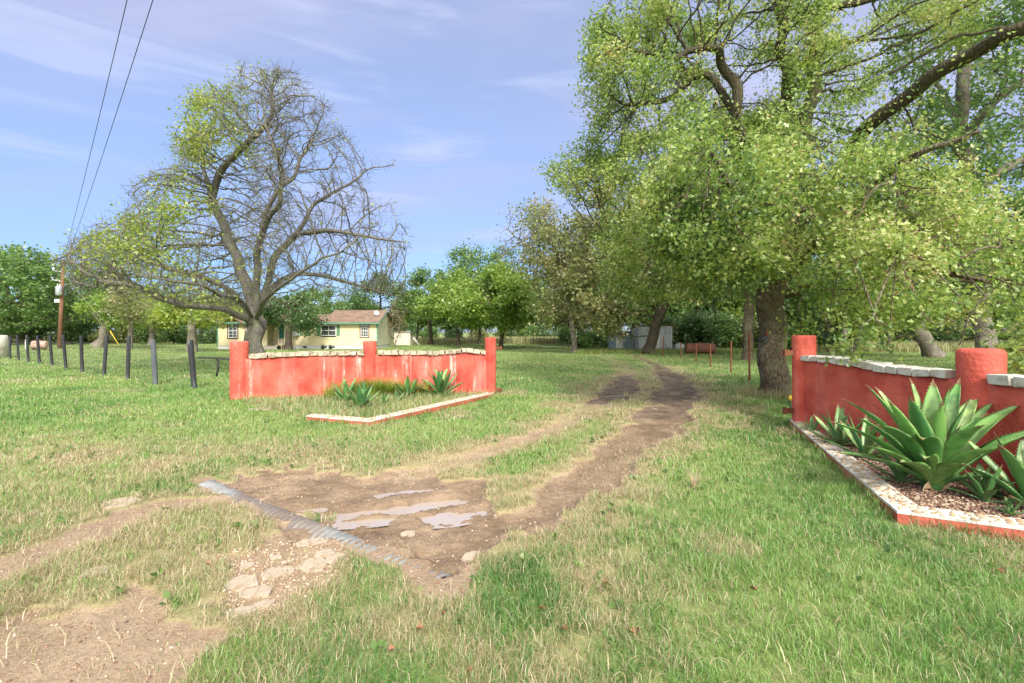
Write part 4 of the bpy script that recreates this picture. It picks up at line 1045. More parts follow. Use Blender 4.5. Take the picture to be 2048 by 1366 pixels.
def tips_count(par):
    n = len(par); c = np.zeros(n, int); haskid = np.zeros(n, bool); haskid[par[par >= 0]] = True
    c[~haskid] = 1
    for i in range(n - 1, -1, -1):
        if par[i] >= 0: c[par[i]] += c[i]
    return c
def add_twigs(P, par, mr, rng, m, L, nseg=2, maxt=2, droop=0.0):
    c = tips_count(par); cand = np.where((c <= maxt) & (par >= 0))[0]
    if len(cand) == 0: return P, par, mr
    src = np.repeat(cand, m); d = P[src] - P[par[src]]; d /= np.linalg.norm(d, axis=1)[:, None] + 1e-9
    d = d * .6 + rng.normal(0, .75, d.shape); d[:, 2] -= droop; d /= np.linalg.norm(d, axis=1)[:, None]
    cur, cp = src, P[src]; l = L * rng.uniform(.5, 1.2, len(src)) / nseg
    for s in range(nseg):
        cp = cp + d * l[:, None]; base = len(P); P = np.concatenate([P, cp]); par = np.concatenate([par, cur]); mr = np.concatenate([mr, np.zeros(len(cp))]); cur = base + np.arange(len(cp))
        d = d + rng.normal(0, .35, d.shape); d[:, 2] -= droop * .3; d /= np.linalg.norm(d, axis=1)[:, None]
    return P, par, mr
def branch_mesh(P, par, mr, R0, rt, flare=1.5, sides=(12, 6, 3)):
    c = tips_count(par); e = math.log(max(3, c[0])) / math.log(R0 / rt)
    r = np.maximum(rt * np.power(c, 1 / e), mr)
    n = len(P)
    for i in range(1, n):
        if par[i] >= 0: r[i] = min(r[i], r[par[i]])
    rr = r.copy(); z0 = P[0][2]
    for i in range(n):
        h = P[i][2] - z0
        if r[i] > R0 * .6 and h < R0 * 3: rr[i] *= 1 + (flare - 1) * max(0, 1 - h / (R0 * 2.2)) ** 2
    # chain order
    best = np.full(n, -1); bc = np.full(n, -1.0)
    for i in range(n):
        p = par[i]
        if p >= 0 and (c[i] + mr[i] * 500) > bc[p]: bc[p] = c[i] + mr[i] * 500; best[p] = i
    V_, L_, S_ = [], [], []; nv = 0; nl = 0
    starts = [0] + [i for i in range(1, n) if par[i] >= 0 and best[par[i]] != i]
    for s in starts:
        ch = ([par[s]] if par[s] >= 0 else []) + [s]; k = s
        while best[k] >= 0: k = best[k]; ch.append(k)
        pts = P[ch]; rad = rr[ch].copy()
        if par[s] >= 0: rad[0] = min(rad[0], rad[1] * 1.25)
        rm = rad.max(); ns = sides[0] if rm > .09 else sides[1] if rm > .022 else sides[2]
        if ns > 3 and rm > .3: ns = 20
        m = len(ch)
        if m < 2: continue
        T = np.empty_like(pts); T[1:-1] = pts[2:] - pts[:-2]; T[0] = pts[1] - pts[0]; T[-1] = pts[-1] - pts[-2]; T /= np.linalg.norm(T, axis=1)[:, None] + 1e-9
        a = np.cross(T[0], [0, 0, 1.0] if abs(T[0][2]) < .9 else [1.0, 0, 0]); a /= np.linalg.norm(a)
        q = np.arange(ns) * 2 * PI / ns; cq, sq = np.cos(q), np.sin(q); rings = np.empty((m, ns, 3))
        for i in range(m):
            a = a - T[i] * a.dot(T[i]); a /= np.linalg.norm(a) + 1e-9; b = np.cross(T[i], a)
            R_ = rad[i]
            if rm > .12: R_ = R_ * (1 + .06 * np.sin(q * 3 + i * .35) + .04 * np.sin(q * 5 - i * .5) + .03 * np.sin(q * 9))[:, None]
            rings[i] = pts[i] + (a[None] * cq[:, None] + b[None] * sq[:, None]) * R_
        V_.append(rings.reshape(-1, 3))
        i0 = (np.arange(m - 1) * ns)[:, None]; k0 = np.arange(ns)[None]; k1 = (k0 + 1) % ns
        f = np.stack([i0 + k0, i0 + k1, i0 + ns + k1, i0 + ns + k0], -1).reshape(-1) + nv
        L_.append(f); S_.append(np.arange((m - 1) * ns) * 4 + nl); nl += len(f); nv += m * ns
    return np.concatenate(V_), np.concatenate(L_), np.concatenate(S_), r, c
LEAF4 = (np.array([(0, 0, 0), (.5, .5, .12), (1, 0, 0), (.5, -.5, .12)]), [(0, 1, 2, 3)])
LEAFO = (np.array([(0, 0, 0), (.28, .20, .05), (.42, .11, .02), (.62, .40, .10), (.78, .14, .02), (1, 0, -.04), (.78, -.14, .02), (.62, -.40, .10), (.42, -.11, .02), (.28, -.20, .05)]), [(0, 5, 4, 3, 2, 1), (0, 9, 8, 7, 6, 5)])
def leaf_cloud(C_, size, tmpl, rng, aspect=.55, upb=.8, droop=.2, cen=None):
    n = len(C_); tv, tf = tmpl; f = rng.normal(0, 1, (n, 3)); f[:, 2] -= droop
    if cen is not None:
        o = C_ - cen; o /= np.linalg.norm(o, axis=1)[:, None] + 1e-9; f += o * .6
    f /= np.linalg.norm(f, axis=1)[:, None]; u = rng.normal(0, .7, (n, 3)); u[:, 2] += upb
    s = np.cross(u, f); s /= np.linalg.norm(s, axis=1)[:, None] + 1e-9; u = np.cross(f, s)
    sz = size * rng.uniform(.6, 1.25, n)
    v = C_[:, None] + sz[:, None, None] * (f[:, None] * tv[None, :, 0, None] + s[:, None] * tv[None, :, 1, None] * aspect * 2 + u[:, None] * tv[None, :, 2, None])
    k = len(tv); L_, lens = [], []
    base = (np.arange(n) * k)
    fl = np.concatenate([base[:, None] + np.array(q)[None] for q in tf], 1).reshape(-1)
    per = [len(q) for q in tf]; st = np.cumsum([0] + per[:-1]); S_ = (np.arange(n)[:, None] * sum(per) + np.array(st)[None]).reshape(-1)
    return v.reshape(-1, 3), fl, S_, k
def tree(name, label, limbs, att, R0, bark, leaf, nleaf, size, seed, step=.35, infl=2.5, kill=.7, twig=(2, .5, 2), rt=.006, tmpl=LEAF4, aspect=.5, spread=.25, maxt=3, lmask=None, group=None, iters=90, trop=(0, 0, .05), jit=.18,
         flare=1.45, cat='tree', droop=0.0, clump=.5, twigmask=None, extra=None, outw=.3):
    rng = np.random.default_rng(seed); base = np.array(limbs[0][0][0], float); base[2] = 0
    P, par, mr = colonise(limbs, att, step, infl, kill, iters, rng, jit, trop, outw=outw)
    core = len(P)
    if twig: P, par, mr = add_twigs(P, par, mr, rng, twig[0], twig[1], twig[2], 2, droop)
    if extra:      # bare drooping twigs given point by point
        for pts, r0 in extra:
            A = P[:core]; last = int(np.argmin(((A - np.array(pts[0])) ** 2).sum(1))); N0 = [np.array(q, float) for q in pts]
            for j in range(len(N0) - 1):
                for s in range(3):
                    q = N0[j] + (N0[j + 1] - N0[j]) * (s + 1) / 3 + rng.normal(0, .008, 3)
                    P = np.concatenate([P, q[None]]); par = np.append(par, last); mr = np.append(mr, r0 * (1 - .6 * (j + s / 3) / len(N0))); last = len(P) - 1
                    if rng.random() < .45:
                        d = rng.normal(0, .09, 3); P = np.concatenate([P, (q + d)[None]]); par = np.append(par, last); mr = np.append(mr, r0 * .4)
    V_, L_, S_, r, c = branch_mesh(P, par, mr, R0, rt, flare)
    root = thing(name, label, cat, base, 0, group)
    np_obj('trunk', V_ - base, L_, S_, MATS[bark], root)
    if nleaf:
        cand = np.where((c <= maxt) & (np.arange(len(P)) > 3))[0]
        if lmask is not None:
            w = lmask(P[cand]); 
        else: w = np.ones(len(cand))
        nzv = vn(P[cand][:, 0], P[cand][:, 1], 1.1 * clump / .5, seed, P[cand][:, 2]); w = w * np.clip(.45 + 1.35 * nzv, .02, 1.7)
        pick = rng.choice(cand, nleaf, p=w / w.sum()); C_ = P[pick] + rng.normal(0, spread, (nleaf, 3)) * np.array([1, 1, .8]); C_[:, 2] = np.maximum(C_[:, 2], .3)
        v, fl, st, k = leaf_cloud(C_, size, tmpl, rng, aspect, cen=P.mean(0))
        ct = .5 + .35 * vn(C_[:, 0], C_[:, 1], .8, seed + 3, C_[:, 2]) + rng.normal(0, .16, nleaf)
        np_obj('crown', v - base, fl, st, MATS[leaf], root, attrs={'tint': np.repeat(np.clip(ct, 0, 1), k)})
    return root
def env(poly, D, n, thick, seed, dvar=0.0, hole=None):
    # hole = (cell size, threshold): leaves gaps between clumps
    """attractors inside a silhouette outlined where it stands at distance D (metres), with depth on both sides"""
    rng = np.random.default_rng(seed); poly = np.array(poly, float); W_ = np.stack([(poly[:, 0] - CX) / F * D, H - (poly[:, 1] - YH) / F * D], 1)
    lo, hi = W_.min(0), W_.max(0); out = []
    sd_m = None
    while sum(len(o) for o in out) < n:
        q = lo + rng.random((n * 2, 2)) * (hi - lo); sd = -poly_sd(q[:, 0], q[:, 1], W_); k = sd > 0; q, sd = q[k], sd[k]; 
        if len(q) == 0: continue
        if sd_m is None: sd_m = sd.max()
        th = thick * np.sqrt(np.clip(sd / sd_m * 1.4, .03, 1)); dy = rng.uniform(-1, 1, len(q)) * th
        if dvar: dy = np.sign(dy) * np.maximum(np.abs(dy), 0)
        # keep the outline where it is seen although the point moves in depth
        if hole:
            kk = vn(q[:, 0], dy, hole[0], seed + 9, q[:, 1]) > hole[1]; q, dy = q[kk], dy[kk]
        s = (D + dy) / D; out.append(np.stack([q[:, 0] * s, D + dy, H + (q[:, 1] - H) * s], 1))
    return np.concatenate(out)[:n]
def L3(pts, r0, r1): return ([at(*p) if len(p) == 3 else p for p in pts], r0, r1)

# --- the half bare tree behind the left wall
D = 19.0
limbs = [L3([(519, 748, D), (516, 700, D), (510, 655, D), (505, 632, D)], 0.297, 0.200),
  L3([(505, 640, D), (478, 632, D - .6), (434, 616, D - 1.4), (363, 610, D - 2.2), (320, 596, D - 2.6), (276, 574, D - 3.), (200, 562, D - 3.4)], 0.148, 0.033),
  L3([(500, 628, D), (470, 590, D - .6), (425, 561, D - 1.2), (370, 545, D - 2), (290, 520, D - 2.6)], 0.118, 0.022),
  L3([(508, 632, D), (500, 590, D + .5), (482, 539, D + 1.), (455, 473, D + 1.4), (420, 385, D + 1.2), (403, 311, D + 1.2)], 0.126, 0.022),
  L3([(424, 400, D + 1.2), (440, 346, D + .8), (495, 284, D), (540, 236, D - .5), (545, 165, D - .8)], 0.063, 0.015),
  L3([(509, 636, D), (514, 560, D), (517, 495, D - .5), (539, 407, D - 1), (583, 355, D - 1.2), (618, 290, D - 1)], 0.126, 0.022),
  L3([(511, 636, D), (527, 590, D + .4), (552, 513, D + .6), (596, 464, D + .8), (631, 407, D + 1), (684, 377, D + 1), (737, 340, D + 1), (785, 330, D + 1)], 0.133, 0.015),
  L3([(590, 470, D + .8), (625, 464, D), (671, 462, D - .5), (737, 474, D - 1), (808, 484, D - 1.2)], 0.052, 0.009),
  L3([(512, 640, D), (540, 582, D + 1), (583, 550, D + 1.8), (649, 553, D + 2.3), (737, 577, D + 2.6), (785, 592, D + 2.8)], 0.089, 0.011),
  L3([(517, 495, D - .5), (535, 440, D - 1.6), (560, 400, D - 2.2), (560, 330, D - 2.4), (530, 250, D - 2.4)], 0.067, 0.015),
  L3([(507, 640, D), (480, 600, D - 1.5), (440, 590, D - 3), (400, 570, D - 4.2), (330, 560, D - 5)], 0.089, 0.015),
  L3([(511, 640, D), (530, 600, D - 1.6), (580, 560, D - 3), (640, 520, D - 3.8), (690, 500, D - 4)], 0.081, 0.015)]
poly = [(110, 520), (150, 470), (215, 430), (235, 385), (300, 350), (345, 330), (338, 250), (395, 180), (455, 165), (490, 132), (560, 125), (600, 160), (665, 225), (690, 290), (725, 325), (785, 318), (802, 360), (770, 400),
        (815, 455), (825, 500), (800, 560), (810, 600), (740, 590), (650, 590), (560, 610), (450, 622), (350, 612), (230, 590), (140, 575)]
def bare_mask(Q):
    px = CX + Q[:, 0] / Q[:, 1] * F; py = YH - (Q[:, 2] - H) / Q[:, 1] * F
    a = np.exp(-(((px - 420) / 62) ** 2 + ((py - 250) / 75) ** 2)) * 1.3 + np.exp(-(((px - 290) / 85) ** 2 + ((py - 420) / 62) ** 2)) * 1.1 + np.exp(-(((px - 300) / 120) ** 2 + ((py - 500) / 50) ** 2)) * .4
    return np.clip(a + .02 + .12 * np.exp(-(((px - 400) / 130) ** 2 + ((py - 560) / 60) ** 2)) + .10 * np.exp(-(((px - 500) / 90) ** 2 + ((py - 150) / 60) ** 2)), .0, 1.5)
tree('half_bare_tree', 'big spreading tree, mostly bare twigs, standing behind the left red wall', limbs, np.concatenate([env(poly, D, 4500, 5.2, 11, hole=(1.7, -.12)), env([(110, 520), (160, 470), (260, 480), (400, 530), (480, 590), (470, 622), (350, 612), (230, 590), (140, 575)], D - 2, 900, 3, 12)]), .33, 'bark_bare', 'leaf_yellow', 16500, .092, 101, step=.2, infl=2.6, kill=.30, twig=(3, .50, 3), rt=.0052, maxt=2, lmask=bare_mask,
     iters=190, trop=(0, 0, .15), jit=.14, spread=.16, clump=.7, flare=1.25)

# --- the big oak right of the driveway, crown reaching over the right wall
D = 11.6; b0 = gp(1545, 791)
limbs = [L3([(1546, 800, D), (1546, 760, D), (1545, 700, D), (1544, 640, D), (1546, 585, D), (1552, 545, D)], .31, .27),
  L3([(1550, 560, D), (1535, 500, D + .2), (1508, 420, D + .3), (1490, 330, D), (1478, 240, D - .2), (1462, 160, D - .4), (1440, 108, D - .6), (1395, 98, D - .8), (1335, 118, D - 1.), (1270, 100, D - 1)], .22, .03),
  L3([(1478, 240, D - .2), (1440, 180, D), (1400, 150, D + .4), (1330, 200, D + .8), (1250, 210, D + 1)], .09, .02),
  L3([(1552, 552, D), (1562, 470, D + .5), (1572, 330, D + .8), (1575, 165, D + .6), (1560, 75, D + .4), (1570, -60, D)], .19, .10),
  L3([(1566, 430, D + .5), (1600, 320, D + 1.2), (1625, 180, D + 1.6), (1632, 60, D + 1.6), (1670, -40, D + 1.4)], .16, .07),
  L3([(1556, 556, D), (1600, 450, D - .6), (1680, 330, D - 1.6), (1760, 235, D - 2.6), (1850, 165, D - 3.4), (1950, 100, D - 4.2), (2060, 52, D - 4.8), (2200, 0, D - 5.4)], .17, .09),
  L3([(1548, 575, D), (1500, 520, D - .8), (1440, 480, D - 1.6), (1370, 440, D - 2.4), (1300, 420, D - 3)], .14, .03),
  L3([(1544, 585, D), (1480, 540, D + .4), (1400, 520, D + .8), (1300, 500, D + 1), (1220, 470, D + 1.2)], .13, .03),
  L3([(1560, 590, D), (1600, 580, D - .5), (1680, 545, D - 1.8), (1760, 530, D - 3.2), (1860, 540, D - 4.4), (1960, 560, D - 5.2)], .13, .03),
  L3([(1558, 565, D), (1620, 500, D - 1.5), (1700, 420, D - 3.2), (1800, 330, D - 4.4), (1960, 260, D - 5.2)], .12, .03),
  L3([(1550, 570, D), (1530, 520, D - 1.5), (1490, 430, D - 3), (1450, 350, D - 4), (1400, 280, D - 4.6)], .12, .03)]
pA = [(1215, 30), (1185, 90), (1175, 200), (1185, 285), (1112, 325), (1108, 372), (1150, 400), (1180, 470), (1210, 560), (1260, 600), (1330, 610), (1400, 590), (1460, 560), (1540, 520), (1600, 520), (1600, 300), (1700, -60), (1640, -300), (1400, -340), (1260, -200)]
pB = [(1330, 300), (1400, 230), (1520, 210), (1700, 260), (1850, 330), (2000, 400), (2060, 470), (2120, 560), (2060, 640), (1940, 650), (1830, 640), (1760, 640), (1690, 660), (1640, 620), (1580, 540), (1500, 565), (1430, 610), (1400, 560), (1290, 500), (1280, 400)]
pC = [(1500, 60), (1560, -200), (1700, -350), (1950, -380), (2300, -250), (2350, 100), (2100, 60), (1980, 60), (1880, 110), (1800, 150), (1700, 250), (1600, 250)]
att = np.concatenate([env([(1108, 325), (1170, 285), (1240, 320), (1240, 430), (1160, 405), (1104, 372)], D + 1, 170, 1.2, 24), env([(1180, 20), (1240, 0), (1240, 280), (1190, 285), (1170, 200)], D + .5, 200, 1.5, 25), env(pA, D + .5, 2000, 3.2, 21, hole=(1.3, -.2)), env(pB, D - 2.6, 2400, 2.6, 22, hole=(1.1, -.3)), env(pC, D + 1.2, 1000, 3.2, 23, hole=(1.3, -.1))])
tw = [([at(1597, 590, 8.6), at(1598, 620, 8.5), at(1603, 650, 8.5), at(1599, 690, 8.5)], .012),
      ([at(1760, 600, 6.4), at(1745, 636, 6.3), at(1722, 655, 6.2), at(1712, 690, 6.2), at(1700, 700, 6.2)], .012), ([at(1745, 636, 6.3), at(1772, 650, 6.2), at(1782, 680, 6.1), at(1775, 690, 6.1)], .008), ([at(1772, 650, 6.2), at(1800, 672, 6.1), at(1830, 668, 6.0)], .007),
      ([at(1990, 590, 5.6), at(1950, 612, 5.5), at(1930, 650, 5.4), at(1918, 692, 5.4)], .012), ([at(1950, 612, 5.5), at(1900, 600, 5.4), at(1860, 598, 5.4)], .009), ([at(1840, 620, 5.8), at(1870, 650, 5.7), at(1930, 640, 5.6)], .008),
      ([at(1660, 610, 7.2), at(1650, 640, 7.1), at(1662, 672, 7.1)], .008), ([at(1420, 560, 9.2), at(1380, 575, 9.0), at(1350, 590, 9.0)], .009), ([at(1540, 560, 8.6), at(1500, 575, 8.5), at(1470, 600, 8.4)], .009)]
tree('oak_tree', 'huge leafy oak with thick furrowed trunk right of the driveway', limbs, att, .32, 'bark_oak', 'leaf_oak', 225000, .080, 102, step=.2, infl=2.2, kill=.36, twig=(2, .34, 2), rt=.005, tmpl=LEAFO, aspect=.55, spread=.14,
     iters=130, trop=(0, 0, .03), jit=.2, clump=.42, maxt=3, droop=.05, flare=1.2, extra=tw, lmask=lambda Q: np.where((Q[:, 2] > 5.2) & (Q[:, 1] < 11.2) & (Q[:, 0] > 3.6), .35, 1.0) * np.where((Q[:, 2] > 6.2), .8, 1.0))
# near low spray at the right edge
D = 4.9
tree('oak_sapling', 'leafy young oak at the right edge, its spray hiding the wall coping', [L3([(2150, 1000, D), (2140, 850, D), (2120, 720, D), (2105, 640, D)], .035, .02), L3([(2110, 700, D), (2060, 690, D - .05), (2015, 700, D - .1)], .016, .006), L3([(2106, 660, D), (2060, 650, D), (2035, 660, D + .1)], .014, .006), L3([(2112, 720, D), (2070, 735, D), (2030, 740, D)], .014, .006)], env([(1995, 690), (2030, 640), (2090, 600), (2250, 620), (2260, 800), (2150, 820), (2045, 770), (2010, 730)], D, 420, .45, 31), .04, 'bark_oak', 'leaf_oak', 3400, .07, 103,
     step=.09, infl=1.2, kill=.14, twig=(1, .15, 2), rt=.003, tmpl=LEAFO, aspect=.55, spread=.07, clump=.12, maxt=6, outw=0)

# --- tall tree behind the right wall
D = 18.7
tree('tall_tree', 'tall tree with mottled grey trunk and forked limbs behind the right wall', [L3([(1978, 745, D), (1972, 690, D), (1958, 600, D), (1940, 480, D), (1926, 350, D), (1922, 250, D), (1926, 130, D), (1940, 20, D), (1950, -150, D)], .34, .15),
  L3([(1925, 270, D), (1960, 235, D - .6), (2010, 185, D - 1.2), (2070, 140, D - 1.6), (2150, 60, D - 2)], .19, .06), L3([(1924, 265, D), (1895, 200, D + .3), (1870, 170, D + .6), (1820, 110, D + 1)], .14, .05), L3([(1928, 330, D), (1900, 270, D), (1840, 240, D), (1790, 250, D)], .10, .02),
  L3([(1932, 400, D), (1990, 350, D), (2080, 300, D)], .09, .02), L3([(1945, 520, D), (1900, 450, D + .5), (1850, 430, D + 1)], .08, .02)],
  env([(1760, 60), (1800, -150), (1950, -300), (2200, -200), (2350, 100), (2330, 500), (2200, 620), (2080, 620), (1950, 560), (1800, 560), (1720, 480), (1700, 330), (1770, 200)], D, 1700, 4.5, 41), .31, 'bark_pale', 'leaf_green', 38000, .14, 104, step=.32, infl=3, kill=.6, rt=.008, spread=.25, iters=110, twig=(1, .45, 2), clump=.6)

# --- mid-distance trees of the right side
MIDG = 'trees along the driveway'
D = 33
tree('leaning_oak', 'dark leaning oak trunk in front of the tin sheds', [L3([(1293, 708, D), (1303, 680, D), (1322, 625, D), (1336, 590, D), (1345, 540, D), (1355, 470, D)], .34, .2), L3([(1333, 600, D), (1300, 540, D), (1240, 480, D), (1190, 440, D)], .16, .04), L3([(1340, 570, D), (1400, 520, D), (1450, 450, D)], .16, .04)],
  env([(1150, 640), (1110, 560), (1140, 430), (1200, 360), (1300, 330), (1420, 340), (1520, 420), (1540, 560), (1480, 600), (1370, 600), (1280, 655), (1210, 650)], D, 1500, 5, 42), .36, 'bark_dark', 'leaf_olive', 34000, .21, 105, step=.5, infl=4, kill=.95, rt=.012, spread=.34, twig=(1, .6, 2), clump=.8, group=MIDG)
D = 26
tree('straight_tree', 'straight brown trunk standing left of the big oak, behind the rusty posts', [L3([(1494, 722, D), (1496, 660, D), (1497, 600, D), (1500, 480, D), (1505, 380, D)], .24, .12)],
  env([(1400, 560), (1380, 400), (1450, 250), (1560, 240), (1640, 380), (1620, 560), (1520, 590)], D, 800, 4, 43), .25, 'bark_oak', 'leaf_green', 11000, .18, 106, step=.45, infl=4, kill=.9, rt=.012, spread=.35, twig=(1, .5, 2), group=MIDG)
D = 34
tree('slender_tree', 'slender leaning pale trunk with thin brownish top at the lawn edge', [L3([(1149, 706, D), (1147, 670, D), (1138, 620, D), (1128, 570, D), (1112, 500, D), (1090, 440, D)], .19, .07), L3([(1135, 610, D), (1105, 625, D - .6), (1080, 645, D - 1)], .05, .015), L3([(1130, 590, D), (1150, 560, D), (1175, 520, D)], .08, .03), L3([(1122, 545, D), (1080, 510, D), (1040, 480, D)], .07, .02)],
  env([(1060, 560), (1000, 530), (990, 480), (1040, 430), (1075, 398), (1110, 405), (1150, 470), (1200, 540), (1220, 620), (1180, 650), (1130, 640), (1075, 620)], D, 1100, 3.4, 44), .2, 'bark_pale', 'leaf_olive', 9000, .17, 107, step=.42, infl=3.4, kill=.7, rt=.010, spread=.3, twig=(3, .7, 1), maxt=2, group=MIDG, clump=.9)
for (px, pb, pt, r, lab, sd) in ((1168, 694, 640, .16, 'thin trunk just right of the slender leaning tree', 45), (1205, 690, 640, .13, 'thin dark trunk by the bushes left of the blue shed', 46)):
    x, y, _ = gp(px, pb)
    tree('thin_tree', lab, [L3([(px, pb + 1, y), (px - 2, pt, y), (px - 4, 560, y), (px - 3, 500, y)], r, r * .5)], env([(px - 70, 620), (px - 80, 520), (px, 440), (px + 80, 510), (px + 75, 620), (px, 640)], y, 500, 3.5, sd), r, 'bark_pale', 'leaf_olive', 7000, .24, sd + 60, step=.6, infl=4, kill=1.1, rt=.015, spread=.45, twig=(1, .6, 1), group=MIDG)
# --- light green trees beyond the lawn
LAWN = 'light green trees beyond the lawn'
def lawn_tree(lab, px, pb, top, w, sd, leaf='leaf_lime', nl=9000, skirt=640, r=.2, size=.26, lean=0, name='lawn_tree', bark='bark_dark', grp=LAWN, n=650, airy=1.0):
    x, y, _ = gp(px, pb); hgt = pb - top
    pl = [(px - w * .35, skirt), (px - w * .5, skirt - hgt * .22), (px - w * .46 + lean, top + hgt * .35), (px - w * .2 + lean, top + hgt * .1), (px + lean, top), (px + w * .25 + lean, top + hgt * .12), (px + w * .48 + lean, top + hgt * .38), (px + w * .5, skirt - hgt * .2), (px + w * .34, skirt)]
    rg = np.random.default_rng(sd); pl = [(a + rg.uniform(-.07, .07) * w, b + rg.uniform(-.04, .04) * hgt) for a, b in pl]
    return tree(name, lab, [L3([(px, pb + .5, y), (px + rg.uniform(-4, 4), skirt, y), (px + lean * .5 + rg.uniform(-6, 6), (skirt + top) / 2, y), (px + lean, top + hgt * .25, y)], r, r * .4)],
        env(pl, y, n, w * y / F * .4, sd), r, bark, leaf, nl, size, sd + 200, step=.55, infl=5, kill=1.0, rt=.014, spread=.4 * airy, twig=(1, .6, 1), group=grp, clump=.9)
lawn_tree('light green tree with forked trunk straight behind the left gate pillar', 1001, 697, 535, 230, 51, n=1200, nl=20000, skirt=655)
lawn_tree('taller airy pale green tree rising above the light green ones', 958, 688, 478, 190, 52, 'leaf_green', nl=12000, skirt=640, airy=1.2)
lawn_tree('light green tree with short dark trunk left of the forked one', 917, 692, 545, 150, 53, nl=13000)
lawn_tree('rounded green tree nearest the cream shed', 862, 689, 530, 150, 54, 'leaf_green', nl=12000, r=.26)
lawn_tree('low green tree whose crown hangs above the cream shed', 833, 686, 585, 100, 55, 'leaf_lime', nl=6000, r=.15)
# --- trees round the house
HG = 'trees round the house'
lawn_tree('small dark green tree in front of the house door', 577, 700, 585, 130, 56, 'leaf_dark', nl=6500, skirt=655, r=.26, size=.20, grp=HG, name='yard_tree')
lawn_tree('dark green tree rising behind the house roof', 760, 686, 550, 150, 57, 'leaf_dark', nl=8000, grp=HG, name='yard_tree', skirt=650)
lawn_tree('broad green tree behind the middle of the house', 650, 684, 575, 190, 58, 'leaf_green', nl=9000, grp=HG, name='yard_tree', skirt=650, size=.32)
lawn_tree('green tree behind the left wing of the house', 555, 684, 590, 150, 59, 'leaf_olive', nl=7000, grp=HG, name='yard_tree', skirt=650, size=.32)
x, y, _ = gp(790, 694); t = MB()
tree('myrtle_shrub', 'upright thin many-stemmed shrub at the right corner of the house', [([(x, y, 0), (x + .05, y, .4), (x, y, .8)], .05, .04), ([(x, y, .1), (x - .35, y, 1.2), (x - .5, y, 2.3)], .035, .015), ([(x, y, .1), (x + .3, y, 1.2), (x + .5, y, 2.4)], .035, .015)],
     env([(775, 680), (768, 630), (785, 600), (810, 625), (808, 675)], y, 350, .8, 61), .06, 'bark_pale', 'leaf_brown', 900, .12, 161, step=.22, infl=2, kill=.4, rt=.010, spread=.15, twig=(1, .3, 2), cat='shrub')
# --- left background trees
LG = 'trees beyond the wire fence'
lawn_tree('dense dark green tree at the left edge beyond the fence', 10, 690, 492, 270, 62, 'leaf_green', nl=16000, skirt=655, r=.35, size=.32, grp=LG, name='yard_tree', n=1100)
lawn_tree('tree with twin pale trunks right of the utility pole', 139, 688, 520, 190, 63, 'leaf_green', nl=8500, skirt=640, r=.33, size=.26, grp=LG, name='yard_tree', bark='bark_pale')
D = 46
tree('leaning_tree', 'low tree whose thick trunk leans to the right beyond the fence', [L3([(196, 694, D), (206, 675, D), (215, 655, D), (235, 635, D)], .42, .22)], env([(150, 640), (160, 600), (220, 590), (285, 600), (290, 645), (240, 655)], D, 400, 3, 64), .40, 'bark_pale', 'leaf_lime', 5500, .24, 164, step=.5, infl=4, kill=.9, rt=.014, spread=.35, twig=(1, .5, 1), group=LG, flare=1.6)
lawn_tree('slim tree with whitish trunk and bare pale branches beyond the fence', 258, 698, 570, 150, 65, 'leaf_olive', nl=2600, skirt=640, r=.20, size=.18, grp=LG, name='pale_tree', bark='bark_pale')
lawn_tree('yellow-green tree with short trunk between the pale tree and the house', 303, 690, 590, 150, 66, 'leaf_yellow', nl=6000, skirt=650, r=.28, size=.24, grp=LG, name='yard_tree', bark='bark_pale')
lawn_tree('yellowish tree with sturdy grey trunk left of the house', 384, 703, 585, 170, 67, 'leaf_yellow', nl=5500, skirt=640, r=.30, size=.20, grp=LG, name='yard_tree', bark='bark_pale')
lawn_tree('green tree further back near the house left corner', 440, 684, 600, 150, 68, 'leaf_green', nl=7000, skirt=655, r=.25, size=.32, grp=LG, name='yard_tree')
# --- right background, behind the right wall
RG = 'trees beyond the right wall'
D = 28.5
tree('leaning_tree', 'mottled trunk leaning left beyond the right red wall', [L3([(1868, 716, D), (1852, 690, D), (1836, 655, D), (1818, 620, D), (1800, 560, D), (1790, 480, D)], .42, .2)], env([(1700, 600), (1660, 480), (1700, 380), (1820, 330), (1930, 420), (1950, 560), (1880, 610), (1780, 620)], D, 900, 4, 71), .40, 'bark_pale', 'leaf_green', 12000, .22, 171, step=.5, infl=4, kill=1, rt=.014, spread=.4, twig=(1, .5, 1), group=RG, flare=1.5)
lawn_tree('grey trunk behind the dark bush beyond the right gate pillar', 1687, 694, 470, 200, 72, 'leaf_green', nl=9000, skirt=610, r=.28, grp=RG, name='yard_tree', bark='bark_pale')
lawn_tree('slim trunk between the gate pillar and the leaning trunk', 1712, 706, 480, 150, 73, 'leaf_olive', nl=6000, skirt=600, r=.15, grp=RG, name='yard_tree', bark='bark_pale')
lawn_tree('thin far trunk just left of the leaning mottled trunk', 1806, 690, 500, 160, 74, 'leaf_green', nl=7000, skirt=610, r=.16, grp=RG, name='yard_tree', bark='bark_pale')
lawn_tree('dark tree beyond the right end of the wall', 2060, 700, 430, 230, 75, 'leaf_dark', nl=10000, skirt=640, r=.3, grp=RG, name='yard_tree')
lawn_tree('green tree between the oak trunk and the red gate pillar', 1600, 700, 500, 150, 76, 'leaf_green', nl=7000, skirt=630, r=.18, grp=RG, name='yard_tree')
